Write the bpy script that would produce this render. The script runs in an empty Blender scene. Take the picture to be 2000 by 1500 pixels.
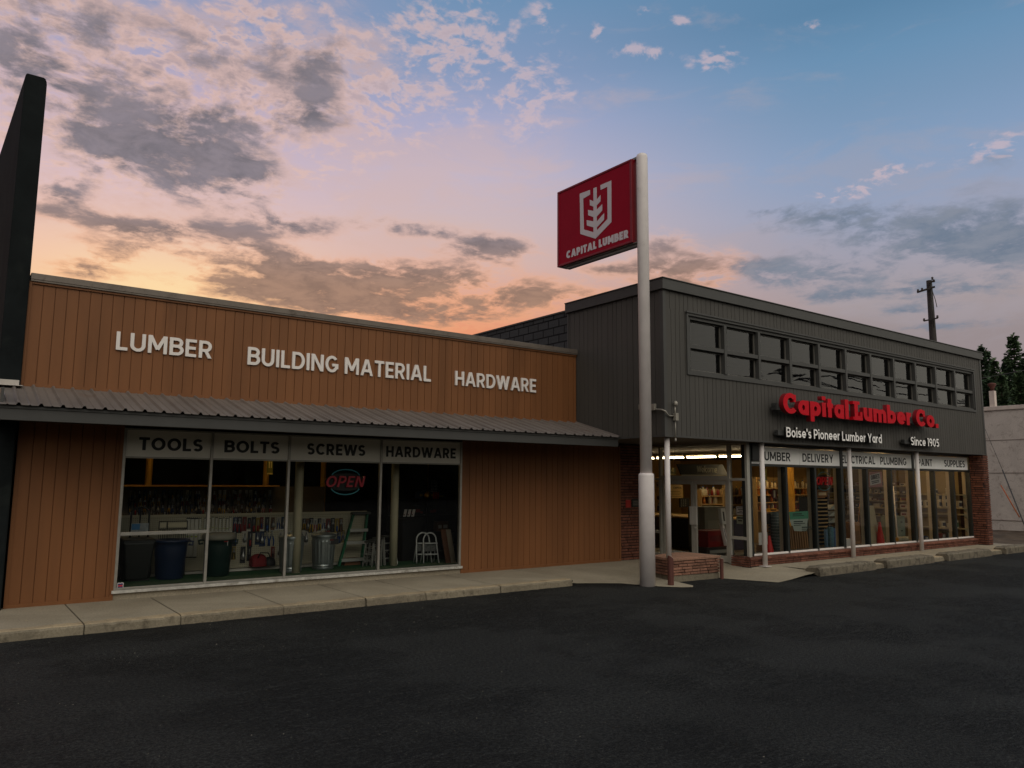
import bpy, bmesh, math, random
import numpy as np
from mathutils import Vector, Matrix
random.seed(7)
SC = bpy.context.scene
COL = SC.collection
R = math.radians

# ------------------------------------------------------------------ camera
CY, CP, CR, FPX, CAMH = 6.37194938e-01, 1.24228561e-01, 8.09804389e-03, 1497.2, 2.1
cy_, sy_, cp_, sp_ = math.cos(CY), math.sin(CY), math.cos(CP), math.sin(CP)
FW = Vector((sy_*cp_, cy_*cp_, sp_)); _rt = Vector((cy_, -sy_, 0)); _up = _rt.cross(FW)
RT = _rt*math.cos(CR) + _up*math.sin(CR); UP = -_rt*math.sin(CR) + _up*math.cos(CR)
CAMP = Vector((0, 0, CAMH))
cam = bpy.data.cameras.new('camera'); cam.sensor_width = 36; cam.lens = FPX/2000*36
cam.clip_start = .05; cam.clip_end = 3000
camo = bpy.data.objects.new('camera', cam); COL.objects.link(camo)
m = Matrix.Identity(4)
for i in range(3):
    m[i][0], m[i][1], m[i][2], m[i][3] = RT[i], UP[i], -FW[i], CAMP[i]
camo.matrix_world = m
SC.camera = camo

def ray(u, v): return FW*FPX + RT*(u-1000) - UP*(v-750)
def PY(u, v, Y):
    d = ray(u, v); return CAMP + d*(Y/d.y)
def PX(u, v, X):
    d = ray(u, v); return CAMP + d*(X/d.x)
def PZ(u, v, z):
    d = ray(u, v); return CAMP + d*((z-CAMH)/d.z)
def azel(u, v):
    d = ray(u, v); return math.atan2(d.x, d.y), math.atan2(d.z, math.hypot(d.x, d.y))

# ------------------------------------------------------------------ view, sky, sun
SC.view_settings.view_transform = 'Standard'; SC.view_settings.look = 'None'
SC.view_settings.exposure = 0; SC.view_settings.gamma = 1
SC.cycles.use_denoising = True
SC.cycles.max_bounces = 8; SC.cycles.transparent_max_bounces = 16
SC.cycles.sample_clamp_indirect = 4; SC.cycles.caustics_reflective = False; SC.cycles.caustics_refractive = False

def lin(r, g=None, b=None):
    if g is None: r, g, b = r
    f = lambda c: (c/255/12.92 if c/255 <= .04045 else ((c/255+.055)/1.055)**2.4)
    return (f(r), f(g), f(b), 1)

class NT:
    """small node-tree helper"""
    def __init__(s, nt): s.nt = nt; s.n = nt.nodes; s.l = nt.links
    def new(s, t, **k):
        n = s.n.new(t)
        for a, b in k.items(): setattr(n, a, b)
        return n
    def put(s, sock, v):
        if hasattr(v, 'is_linked') or isinstance(v, bpy.types.NodeSocket): s.l.new(v, sock)
        else: sock.default_value = v
    def M(s, op, a, b=0.0, c=None, clamp=False):
        n = s.new('ShaderNodeMath', operation=op, use_clamp=clamp)
        s.put(n.inputs[0], a); s.put(n.inputs[1], b)
        if c is not None: s.put(n.inputs[2], c)
        return n.outputs[0]
    def mix(s, f, a, b, blend='MIX'):
        n = s.new('ShaderNodeMix', data_type='RGBA', blend_type=blend)
        s.put(n.inputs[0], f); s.put(n.inputs[6], a); s.put(n.inputs[7], b)
        return n.outputs[2]
    def smooth(s, x, lo, hi, a=0.0, b=1.0):
        n = s.new('ShaderNodeMapRange', interpolation_type='SMOOTHSTEP')
        s.put(n.inputs[0], x)
        for i, v in enumerate((lo, hi, a, b)): n.inputs[i+1].default_value = v
        return n.outputs[0]
    def ramp(s, f, stops, interp='LINEAR'):
        n = s.new('ShaderNodeValToRGB'); e = n.color_ramp.elements; n.color_ramp.interpolation = interp
        while len(e) < len(stops): e.new(.5)
        for el, (p, c) in zip(e, stops): el.position = p; el.color = c
        s.put(n.inputs[0], f); return n.outputs[0]
    def noise(s, vec, scale, detail=4, rough=.55, dist=0.0):
        n = s.new('ShaderNodeTexNoise'); s.put(n.inputs['Vector'], vec)
        n.inputs['Scale'].default_value = scale; n.inputs['Detail'].default_value = detail
        n.inputs['Roughness'].default_value = rough; n.inputs['Distortion'].default_value = dist
        return n.outputs[0]
    def comb(s, x, y, z=0.0):
        n = s.new('ShaderNodeCombineXYZ'); s.put(n.inputs[0], x); s.put(n.inputs[1], y); s.put(n.inputs[2], z); return n.outputs[0]

def build_sky():
    W = bpy.data.worlds.new('World'); SC.world = W; W.use_nodes = True
    T = NT(W.node_tree); bg = T.n['Background']
    W.cycles.sampling_method = 'MANUAL'; W.cycles.sample_map_resolution = 512
    d = T.new('ShaderNodeTexCoord').outputs['Generated']
    sp = T.new('ShaderNodeSeparateXYZ'); T.l.new(d, sp.inputs[0]); x, y, z = sp.outputs
    az = T.M('ARCTAN2', x, y); el = T.M('ARCSINE', z)
    # clear sky: colour against elevation for three bearings round the set sun
    def col(u, stops):
        ps = sorted((max(0, min(1, azel(u, v)[1]/R(40))), lin(c)) for v, c in stops)
        return T.ramp(T.M('DIVIDE', el, R(40), clamp=True), ps)
    cL = col(300, [(860, (240,170,118)), (580, (246,190,152)), (520, (240,192,170)), (455, (230,192,180)), (390, (221,190,190)), (310, (207,184,196)), (170, (183,170,194)), (60, (158,160,188)), (0, (148,155,186))])
    cM = col(950, [(860, (232,138,96)), (650, (232,152,114)), (590, (226,166,140)), (520, (216,180,170)), (440, (206,183,184)), (340, (193,181,198)), (240, (168,170,200)), (140, (136,154,188)), (0, (112,145,180))])
    cR = col(1700, [(860, (150,136,138)), (660, (152,140,142)), (590, (164,152,154)), (500, (160,158,172)), (400, (150,161,186)), (300, (134,158,190)), (200, (120,150,182)), (100, (106,144,178)), (0, (92,132,166))])
    aL, aM, aR = azel(300, 400)[0], azel(950, 400)[0], azel(1700, 400)[0]
    f1 = T.smooth(az, aL, aM); f2 = T.smooth(az, aM-.05, aR)
    base = T.mix(f2, T.mix(f1, cL, cM), cR)
    gl = azel(330, 590)
    gd = T.M('ADD', T.M('POWER', T.M('DIVIDE', T.M('SUBTRACT', az, gl[0]), .15), 2.0), T.M('POWER', T.M('DIVIDE', T.M('SUBTRACT', el, gl[1]), .065), 2.0))
    base = T.mix(T.M('MULTIPLY', T.M('POWER', 2.718, T.M('MULTIPLY', gd, -1.0)), .8), base, lin(255, 226, 170))
    # cloud coordinates: a flat layer seen in perspective
    k = T.M('DIVIDE', 1.0, T.M('ADD', T.M('MAXIMUM', z, 0.0), .16))
    pv0 = T.comb(T.M('MULTIPLY', x, k), T.M('MULTIPLY', y, k), 0.0)
    wn = T.new('ShaderNodeTexNoise'); T.l.new(pv0, wn.inputs['Vector']); wn.inputs['Scale'].default_value = 5.0; wn.inputs['Detail'].default_value = 3
    wv = T.new('ShaderNodeVectorMath', operation='MULTIPLY_ADD'); T.l.new(wn.outputs['Color'], wv.inputs[0]); wv.inputs[1].default_value = (.09, .09, 0); T.l.new(pv0, wv.inputs[2]); pv = wv.outputs[0]
    n1 = T.noise(pv, 3.2, 8, .64, .2); n2 = T.noise(pv, 9.0, 7, .62, .2); n3 = T.noise(pv, 21.0, 6, .6, .1); n5 = T.noise(pv, 15.0, 7, .58, .1); n6 = T.noise(pv, 34.0, 5, .55, .1)
    av = T.comb(T.M('MULTIPLY', az, 1.0), T.M('MULTIPLY', el, 3.2), 3.0)
    n4 = T.noise(av, 7.0, 8, .62, .4)
    def field(blobs, gw=1.0, gs=1.0):
        tot = None
        for (u, v, wu, wv_, s) in blobs:
            wu *= gw; wv_ *= gw; s *= gs
            a, e = azel(u, v); a2, _ = azel(u+wu, v); _, e2 = azel(u, v+wv_)
            q = T.M('ADD', T.M('POWER', T.M('ABSOLUTE', T.M('DIVIDE', T.M('SUBTRACT', az, a), abs(a2-a))), 2.0),
                    T.M('POWER', T.M('ABSOLUTE', T.M('DIVIDE', T.M('SUBTRACT', el, e), abs(e2-e))), 2.0))
            g = T.M('MULTIPLY', T.M('POWER', 2.718, T.M('MULTIPLY', q, -1.0)), s)
            tot = g if tot is None else T.M('ADD', tot, g)
        return tot
    aL2, aR2 = azel(300, 300)[0], azel(1250, 300)[0]
    # thin veils
    fv = field([(1000, 260, 260, 90, .4), (850, 330, 300, 60, .35), (1500, 330, 260, 60, .35), (1850, 300, 260, 80, .45), (1480, 100, 120, 60, .25), (1300, 530, 420, 120, .5), (700, 470, 500, 90, .4), (1800, 560, 320, 130, .5), (700, 330, 300, 120, .3), (300, 300, 300, 160, .35)])
    vd = T.smooth(T.M('ADD', fv, T.M('MULTIPLY', T.M('SUBTRACT', n4, .5), 3.0)), .15, .9)
    c = T.mix(T.M('MULTIPLY', vd, .34), base, T.mix(T.smooth(az, aM, aR), lin(214, 180, 168), lin(166, 160, 170)))
    # a field of small broken puffs, lit pink from the west, grey underneath
    fp = field([(300, 70, 420, 120, .50), (620, 170, 240, 110, .50), (420, 330, 280, 90, .22), (1030, 190, 90, 70, .46), (900, 60, 110, 70, .46), (1170, 62, 18, 14, .85), (1328, 42, 18, 10, .75), (1232, 100, 34, 14, .70), (1280, 106, 22, 12, .72), (1395, 118, 44, 22, .66), (1585, 50, 24, 10, .5), (150, 230, 220, 120, .40), (1735, 335, 50, 16, .5), (1960, 290, 90, 26, .5), (1650, 378, 70, 12, .55), (1255, 22, 20, 10, .5), (1070, 45, 24, 14, .6), (1060, 20, 20, 14, .5)], 1.08, 1.25)
    pn = T.M('ADD', T.M('MULTIPLY', n5, .62), T.M('MULTIPLY', n6, .5))
    pq_ = T.M('ADD', T.M('MULTIPLY_ADD', T.M('POWER', fp, .7), 1.0, -.10), T.M('MULTIPLY', T.M('SUBTRACT', pn, .56), T.M('MULTIPLY_ADD', T.M('POWER', T.M('MINIMUM', fp, 1.0), .6), 8.5, .1)))
    pd = T.smooth(pq_, .25, 1.05)
    lit = T.mix(T.smooth(az, aL2, aR2), lin(232, 192, 172), lin(206, 184, 190))
    c = T.mix(T.M('MULTIPLY', pd, .62), c, lit)
    shade = T.M('MULTIPLY', T.smooth(pq_, .75, 1.7), T.smooth(az, aR2, aL2))
    c = T.mix(T.M('MULTIPLY', shade, .6), c, lin(146, 136, 150))
    # dark cloud bodies
    fd = field([(110, 20, 90, 40, .5), (40, 90, 50, 40, .55), (75, 115, 60, 36, .6), (200, 200, 110, 60, .38), (20, 160, 50, 50, .45), (130, 170, 60, 50, .3), (120, 60, 60, 60, .3), (380, 265, 80, 36, .74), (460, 245, 80, 26, .6), (560, 220, 80, 26, .55), (600, 185, 40, 40, .45), (400, 350, 90, 42, .80), (470, 340, 60, 40, .5), (310, 330, 60, 60, .4), (250, 230, 60, 60, .35), (380, 120, 120, 60, .2),
                (122, 372, 36, 20, .85), (90, 412, 30, 10, .6), (190, 430, 50, 14, .5), (270, 448, 70, 12, .72), (560, 438, 60, 18, .8), (370, 480, 90, 20, .6), (530, 490, 50, 12, .8), (210, 500, 40, 12, .8), (175, 528, 44, 14, .85), (330, 440, 50, 10, .4),
                (520, 545, 120, 28, .75), (650, 570, 130, 30, .8), (700, 527, 110, 14, .8), (840, 530, 90, 14, .72), (620, 590, 90, 14, .6), (800, 595, 110, 26, .8), (900, 560, 80, 18, .6), (770, 440, 60, 12, .6), (850, 455, 40, 8, .5), (940, 488, 50, 20, .85), (1000, 590, 80, 14, .65), (1100, 577, 60, 10, .65), (870, 615, 80, 16, .6), (1020, 560, 60, 12, .5),
                (980, 480, 50, 14, .6), (1340, 520, 80, 18, .7), (1290, 475, 40, 18, .6), (1350, 550, 60, 12, .5), (1210, 525, 50, 8, .6), (280, 120, 120, 50, .35), (480, 90, 120, 40, .35), (650, 120, 90, 60, .35), (180, 300, 60, 60, .45), (250, 480, 60, 10, .5), (450, 450, 60, 14, .5)], 1.3, 1.28)
    dn = T.M('ADD', T.M('MULTIPLY', n1, .45), T.M('ADD', T.M('MULTIPLY', n2, .45), T.M('ADD', T.M('MULTIPLY', n4, .35), T.M('MULTIPLY', n3, .22))))
    dv = T.M('ADD', T.M('MULTIPLY_ADD', T.M('POWER', fd, .7), .92, -.12), T.M('MULTIPLY', T.M('SUBTRACT', dn, .735), T.M('MULTIPLY_ADD', T.M('POWER', T.M('MINIMUM', fd, 1.0), .6), 6.5, .5)))
    dd = T.smooth(dv, .22, 1.15)
    low = T.smooth(el, azel(600, 570)[1], azel(600, 400)[1])
    dcol = T.mix(T.smooth(n2, .35, .65), T.mix(low, lin(134, 110, 98), lin(104, 103, 112)), T.mix(low, lin(162, 130, 112), lin(134, 127, 136)))
    edge = T.mix(low, lin(240, 172, 128), lin(216, 182, 172))
    c = T.mix(T.M('MULTIPLY', T.smooth(dv, -.05, .45), .5), c, edge)
    c = T.mix(T.M('MULTIPLY', dd, .93), c, dcol)
    # slate-blue bank on the right
    fs = field([(1500, 415, 60, 12, .75), (1590, 420, 80, 20, .72), (1680, 440, 120, 30, .5), (1840, 450, 140, 36, .66), (1960, 490, 120, 50, .75), (1700, 515, 110, 30, .66), (1840, 562, 80, 16, .8), (1560, 545, 80, 16, .6), (1650, 575, 100, 12, .6), (1510, 525, 50, 16, .6), (1930, 290, 100, 40, .25), (1820, 640, 120, 10, .5), (1760, 605, 60, 10, .6), (1470, 520, 40, 18, .5)], 1.3, 1.1)
    sv = T.M('ADD', T.M('MULTIPLY_ADD', T.M('POWER', fs, .7), .95, -.12), T.M('MULTIPLY', T.M('SUBTRACT', dn, .735), T.M('MULTIPLY_ADD', T.M('POWER', T.M('MINIMUM', fs, 1.0), .6), 6.0, .4)))
    sd = T.smooth(sv, .22, 1.1)
    c = T.mix(T.M('MULTIPLY', sd, .85), c, T.mix(T.smooth(n2, .35, .68), lin(98, 116, 136), lin(128, 136, 150)))
    # the rest of the dusk sky, behind the viewer and overhead
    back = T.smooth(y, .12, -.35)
    zen = T.smooth(el, R(38), R(70))
    c = T.mix(zen, c, lin(120, 140, 172))
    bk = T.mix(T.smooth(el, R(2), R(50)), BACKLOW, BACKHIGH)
    c = T.mix(T.smooth(az, R(-6), R(-45)), c, lin(118, 112, 124))
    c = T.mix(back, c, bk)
    c = T.mix(T.smooth(el, R(-1), R(-8)), c, (.05, .048, .045, 1))
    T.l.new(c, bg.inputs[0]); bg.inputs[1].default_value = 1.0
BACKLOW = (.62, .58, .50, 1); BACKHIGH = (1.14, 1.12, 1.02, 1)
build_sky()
sun = bpy.data.lights.new('sun', 'SUN'); sun.energy = .5; sun.angle = R(35); sun.color = (1, .93, .85)
suno = bpy.data.objects.new('sun', sun); COL.objects.link(suno)
suno.rotation_euler = Vector((.35, .75, -.62)).to_track_quat('-Z', 'Y').to_euler()

# ------------------------------------------------------------------ materials
MATS = {}
def mat(name, color, rough=.6, metal=0.0, var=0.0, vscale=3.0, bump=0.0, bscale=60.0, spec=.5, stretch=(1,1,1), island=0.0, emit=None, estr=0.0, dirt=None, dscale=1.5, dlo=.5, dhi=.75, coat=0.0):
    if name in MATS: return MATS[name]
    m = bpy.data.materials.new(name); m.use_nodes = True; T = NT(m.node_tree); p = T.n['Principled BSDF']
    if not isinstance(color[0], float): color = lin(*color)
    if len(color) == 3: color = (*color, 1)
    p.inputs['Roughness'].default_value = rough; p.inputs['Metallic'].default_value = metal
    p.inputs['Specular IOR Level'].default_value = spec
    if coat: p.inputs['Coat Weight'].default_value = coat
    oc = T.new('ShaderNodeTexCoord').outputs['Object']
    mp = T.new('ShaderNodeMapping'); T.l.new(oc, mp.inputs[0]); mp.inputs['Scale'].default_value = stretch; vec = mp.outputs[0]
    c = color
    if var:
        n = T.noise(vec, vscale, 6, .6)
        f = T.smooth(n, .25, .75, 1-var, 1+var)
        c = T.mix(1.0, color, T.comb(f, f, f), 'MULTIPLY')
    if island:
        g = T.new('ShaderNodeNewGeometry').outputs['Random Per Island']
        f = T.smooth(g, 0, 1, 1-island, 1+island)
        c = T.mix(1.0, c, T.comb(f, T.M('MULTIPLY', f, 1.0), f), 'MULTIPLY')
    if dirt:
        n = T.noise(vec, dscale, 8, .65, .6)
        c = T.mix(T.smooth(n, dlo, dhi), c, lin(*dirt))
    T.put(p.inputs['Base Color'], c)
    if bump:
        n = T.noise(vec, bscale, 5, .6)
        b = T.new('ShaderNodeBump'); b.inputs['Strength'].default_value = bump; b.inputs['Distance'].default_value = .02
        T.l.new(n, b.inputs['Height']); T.l.new(b.outputs[0], p.inputs['Normal'])
    if emit:
        p.inputs['Emission Color'].default_value = lin(*emit); p.inputs['Emission Strength'].default_value = estr
    MATS[name] = m; return m

def glass_mat(name, ior=1.5, tint=(.93,.95,.93,1), wave=.25):
    m = bpy.data.materials.new(name); m.use_nodes = True; T = NT(m.node_tree)
    T.n.remove(T.n['Principled BSDF']); out = T.n['Material Output']
    tr = T.new('ShaderNodeBsdfTransparent'); tr.inputs[0].default_value = tint
    gl = T.new('ShaderNodeBsdfGlossy'); gl.inputs['Roughness'].default_value = .004; gl.inputs[0].default_value = (1,1,1,1)
    oc = T.new('ShaderNodeTexCoord').outputs['Object']
    bp = T.new('ShaderNodeBump'); bp.inputs['Strength'].default_value = wave; bp.inputs['Distance'].default_value = .004
    T.l.new(T.noise(oc, 2.2, 2, .5), bp.inputs['Height']); T.l.new(bp.outputs[0], gl.inputs['Normal'])
    fr = T.new('ShaderNodeFresnel'); fr.inputs[0].default_value = ior
    mx = T.new('ShaderNodeMixShader'); T.l.new(fr.outputs[0], mx.inputs[0]); T.l.new(tr.outputs[0], mx.inputs[1]); T.l.new(gl.outputs[0], mx.inputs[2])
    T.l.new(mx.outputs[0], out.inputs[0]); MATS[name] = m; return m

def asphalt_mat():
    m = bpy.data.materials.new('asphalt'); m.use_nodes = True; T = NT(m.node_tree); p = T.n['Principled BSDF']
    oc = T.new('ShaderNodeTexCoord').outputs['Object']
    mp = T.new('ShaderNodeMapping'); T.l.new(oc, mp.inputs[0]); mp.inputs['Scale'].default_value = (.55, 1.6, 1); mp.inputs['Rotation'].default_value = (0, 0, R(-6))
    big = T.noise(mp.outputs[0], .55, 6, .6, .4); med = T.noise(mp.outputs[0], 3.2, 6, .68, .8); fine = T.noise(oc, 60, 4, .75)
    vo = T.new('ShaderNodeTexVoronoi'); T.l.new(oc, vo.inputs['Vector']); vo.inputs['Scale'].default_value = 55
    c = T.mix(T.smooth(big, .3, .7), (.0115, .0117, .0107, 1), (.0185, .0187, .0172, 1))
    c = T.mix(T.M('MULTIPLY', T.smooth(med, .55, .85), .4), c, (.040, .040, .037, 1))
    f = T.smooth(fine, .3, .72, .12, 2.3); c = T.mix(1.0, c, T.comb(f, f, f), 'MULTIPLY')
    g2 = T.noise(oc, 26, 5, .7); f = T.smooth(g2, .35, .65, .3, 1.9); c = T.mix(1.0, c, T.comb(f, f, f), 'MULTIPLY')
    sp = T.noise(oc, 24, 2, .5); c = T.mix(T.M('MULTIPLY', T.smooth(sp, .74, .78), .7), c, (.16, .15, .13, 1))
    # short hairline cracks running with the paving
    mp2 = T.new('ShaderNodeMapping'); T.l.new(oc, mp2.inputs[0]); mp2.inputs['Scale'].default_value = (2.2, 9, 1); mp2.inputs['Rotation'].default_value = (0, 0, R(14))
    cr = T.noise(mp2.outputs[0], 2.0, 7, .7, 1.2); cm = T.smooth(T.noise(oc, .45, 4, .6), .44, .58)
    crack = T.M('MULTIPLY', T.smooth(T.M('ABSOLUTE', T.M('SUBTRACT', cr, .5)), .05, .0), cm)
    c = T.mix(T.M('MULTIPLY', crack, .75), c, (.004, .004, .004, 1))
    T.put(p.inputs['Base Color'], c)
    p.inputs['Roughness'].default_value = .82; p.inputs['Specular IOR Level'].default_value = .22
    h = T.M('ADD', T.M('MULTIPLY', fine, .8), T.M('MULTIPLY', T.M('SUBTRACT', vo.outputs[0], T.M('MULTIPLY', crack, 1.2)), .5))
    b = T.new('ShaderNodeBump'); b.inputs['Strength'].default_value = 1.0; b.inputs['Distance'].default_value = .035
    T.l.new(h, b.inputs['Height']); T.l.new(b.outputs[0], p.inputs['Normal'])
    MATS['asphalt'] = m; return m

def concrete_mat(name, c0, c1, worn, wornth=.56):
    m = bpy.data.materials.new(name); m.use_nodes = True; T = NT(m.node_tree); p = T.n['Principled BSDF']
    oc = T.new('ShaderNodeTexCoord').outputs['Object']
    big = T.noise(oc, .9, 6, .6, .5); fine = T.noise(oc, 38, 5, .7); st = T.noise(oc, 4, 7, .7, .8)
    c = T.mix(T.smooth(big, .3, .7), lin(*c0), lin(*c1))
    c = T.mix(T.M('MULTIPLY', T.smooth(st, wornth, wornth+.16), .7), c, lin(*worn))
    f = T.smooth(fine, .2, .8, .72, 1.25); c = T.mix(1.0, c, T.comb(f, f, f), 'MULTIPLY')
    T.put(p.inputs['Base Color'], c); p.inputs['Roughness'].default_value = .9; p.inputs['Specular IOR Level'].default_value = .2
    b = T.new('ShaderNodeBump'); b.inputs['Strength'].default_value = .5; b.inputs['Distance'].default_value = .012
    T.l.new(T.M('ADD', fine, T.M('MULTIPLY', st, .7)), b.inputs['Height']); T.l.new(b.outputs[0], p.inputs['Normal'])
    MATS[name] = m; return m

def block_mat(name, col, mortar, sx, sz, axis='Y', msize=.012, var=.12):
    """courses of blocks on a flat wall, with recessed joints"""
    m = bpy.data.materials.new(name); m.use_nodes = True; T = NT(m.node_tree); p = T.n['Principled BSDF']
    oc = T.new('ShaderNodeTexCoord').outputs['Object']
    s = T.new('ShaderNodeSeparateXYZ'); T.l.new(oc, s.inputs[0])
    v = T.comb(s.outputs[1] if axis == 'Y' else s.outputs[0], s.outputs[2], 0.0)
    b = T.new('ShaderNodeTexBrick'); T.l.new(v, b.inputs['Vector'])
    b.inputs['Scale'].default_value = 1; b.inputs['Brick Width'].default_value = sx; b.inputs['Row Height'].default_value = sz
    b.inputs['Mortar Size'].default_value = msize; b.inputs['Mortar Smooth'].default_value = .3; b.inputs['Bias'].default_value = 0
    c0 = lin(*col); b.inputs['Color1'].default_value = tuple(x*(1-var) for x in c0[:3])+(1,); b.inputs['Color2'].default_value = tuple(x*(1+var) for x in c0[:3])+(1,)
    b.inputs['Mortar'].default_value = lin(*mortar)
    n = T.noise(oc, 30, 5, .7); f = T.smooth(n, .2, .8, .75, 1.2)
    T.put(p.inputs['Base Color'], T.mix(1.0, b.outputs[0], T.comb(f, f, f), 'MULTIPLY')); p.inputs['Roughness'].default_value = .85; p.inputs['Specular IOR Level'].default_value = .25
    bp = T.new('ShaderNodeBump'); bp.inputs['Strength'].default_value = .8; bp.inputs['Distance'].default_value = .015
    T.l.new(T.M('SUBTRACT', T.M('MULTIPLY', n, .4), b.outputs[1]), bp.inputs['Height']); T.l.new(bp.outputs[0], p.inputs['Normal'])
    MATS[name] = m; return m

ASPH = asphalt_mat()
CONC = concrete_mat('sidewalk_concrete', (150, 140, 122), (134, 124, 107), (162, 142, 110), .6)
WORN = concrete_mat('worn_edge_concrete', (166, 148, 120), (140, 126, 104), (118, 104, 84), .5)
CURB = concrete_mat('curb_concrete', (132, 122, 104), (105, 96, 82), (84, 76, 64), .5)
BROWN = mat('brown_board_paint', (119, 76, 44), .55, var=.14, vscale=2.0, bump=.06, bscale=90, stretch=(1,1,.12), spec=.3, dirt=(98, 61, 32), dscale=.8, dlo=.55, dhi=.8)
CHAR = mat('charcoal_siding_paint', (70, 67, 63), .6, var=.1, vscale=2.5, bump=.05, bscale=80, stretch=(1,1,.15), spec=.3)
CHARTRIM = mat('charcoal_trim_paint', (66, 65, 63), .5, var=.08, vscale=2, spec=.35)
FINM = mat('dark_fin_paint', (28, 31, 32), .9, var=.25, vscale=1.2, bump=.08, bscale=30, spec=.05, dirt=(44, 48, 46), dscale=.9, dlo=.5, dhi=.8)
BLACKFR = mat('black_green_frame_paint', (28, 32, 30), .4, var=.1, spec=.5)
ALU = mat('weathered_aluminium', (150, 146, 138), .45, .55, var=.12, vscale=8)
ALUD = mat('grey_door_frame', (166, 162, 152), .45, .3, var=.08)
ZINC = mat('dull_zinc_roof', (108, 100, 94), .5, .25, var=.16, vscale=3, stretch=(1,.3,1), dirt=(96, 80, 70), dscale=2.2, dlo=.55, dhi=.8)
FLASH = mat('coping_flashing', (112, 102, 93), .5, .25, var=.1, vscale=5, dirt=(88, 76, 66), dscale=6)
WHITEL = mat('white_letter_paint', (222, 214, 208), .5, var=.03)
WHITEP = mat('white_post_paint', (206, 198, 194), .45, var=.06, vscale=4, dirt=(150, 138, 128), dscale=3, dlo=.6, dhi=.85, bump=.03)
REDL = mat('red_letter_acrylic', (190, 5, 28), .5, var=.04, spec=.12)
REDSIGN = mat('red_sign_face', (142, 2, 30), .45, var=.05, spec=.12)
REDFR = mat('red_sign_frame', (118, 8, 22), .4, var=.1)
PANELW = mat('white_sign_panel', (236, 234, 230), .6, var=.05, vscale=1.5)
PANELD = mat('grey_sign_panel', (214, 210, 200), .6, var=.06, vscale=1.5)
BLACKL = mat('black_lettering', (16, 16, 16), .5)
BRICK = mat('roman_brick', (126, 90, 74), .85, var=.3, vscale=9, bump=.5, bscale=45, island=.28, spec=.2)
BRICKD = mat('deep_red_brick', (104, 66, 53), .85, var=.25, vscale=9, bump=.5, bscale=45, island=.25, spec=.2)
MORTAR = mat('brick_mortar', (30, 25, 22), .95)
SOFF = mat('soffit_board', (70, 62, 54), .8, var=.1)
GLASS = glass_mat('window_glass', 1.5)
GLASSU = glass_mat('upper_window_glass', 1.62, (.75, .77, .76, 1), .12)
DARKIN = mat('dark_interior', (40, 36, 32), .9, var=.1)

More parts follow.
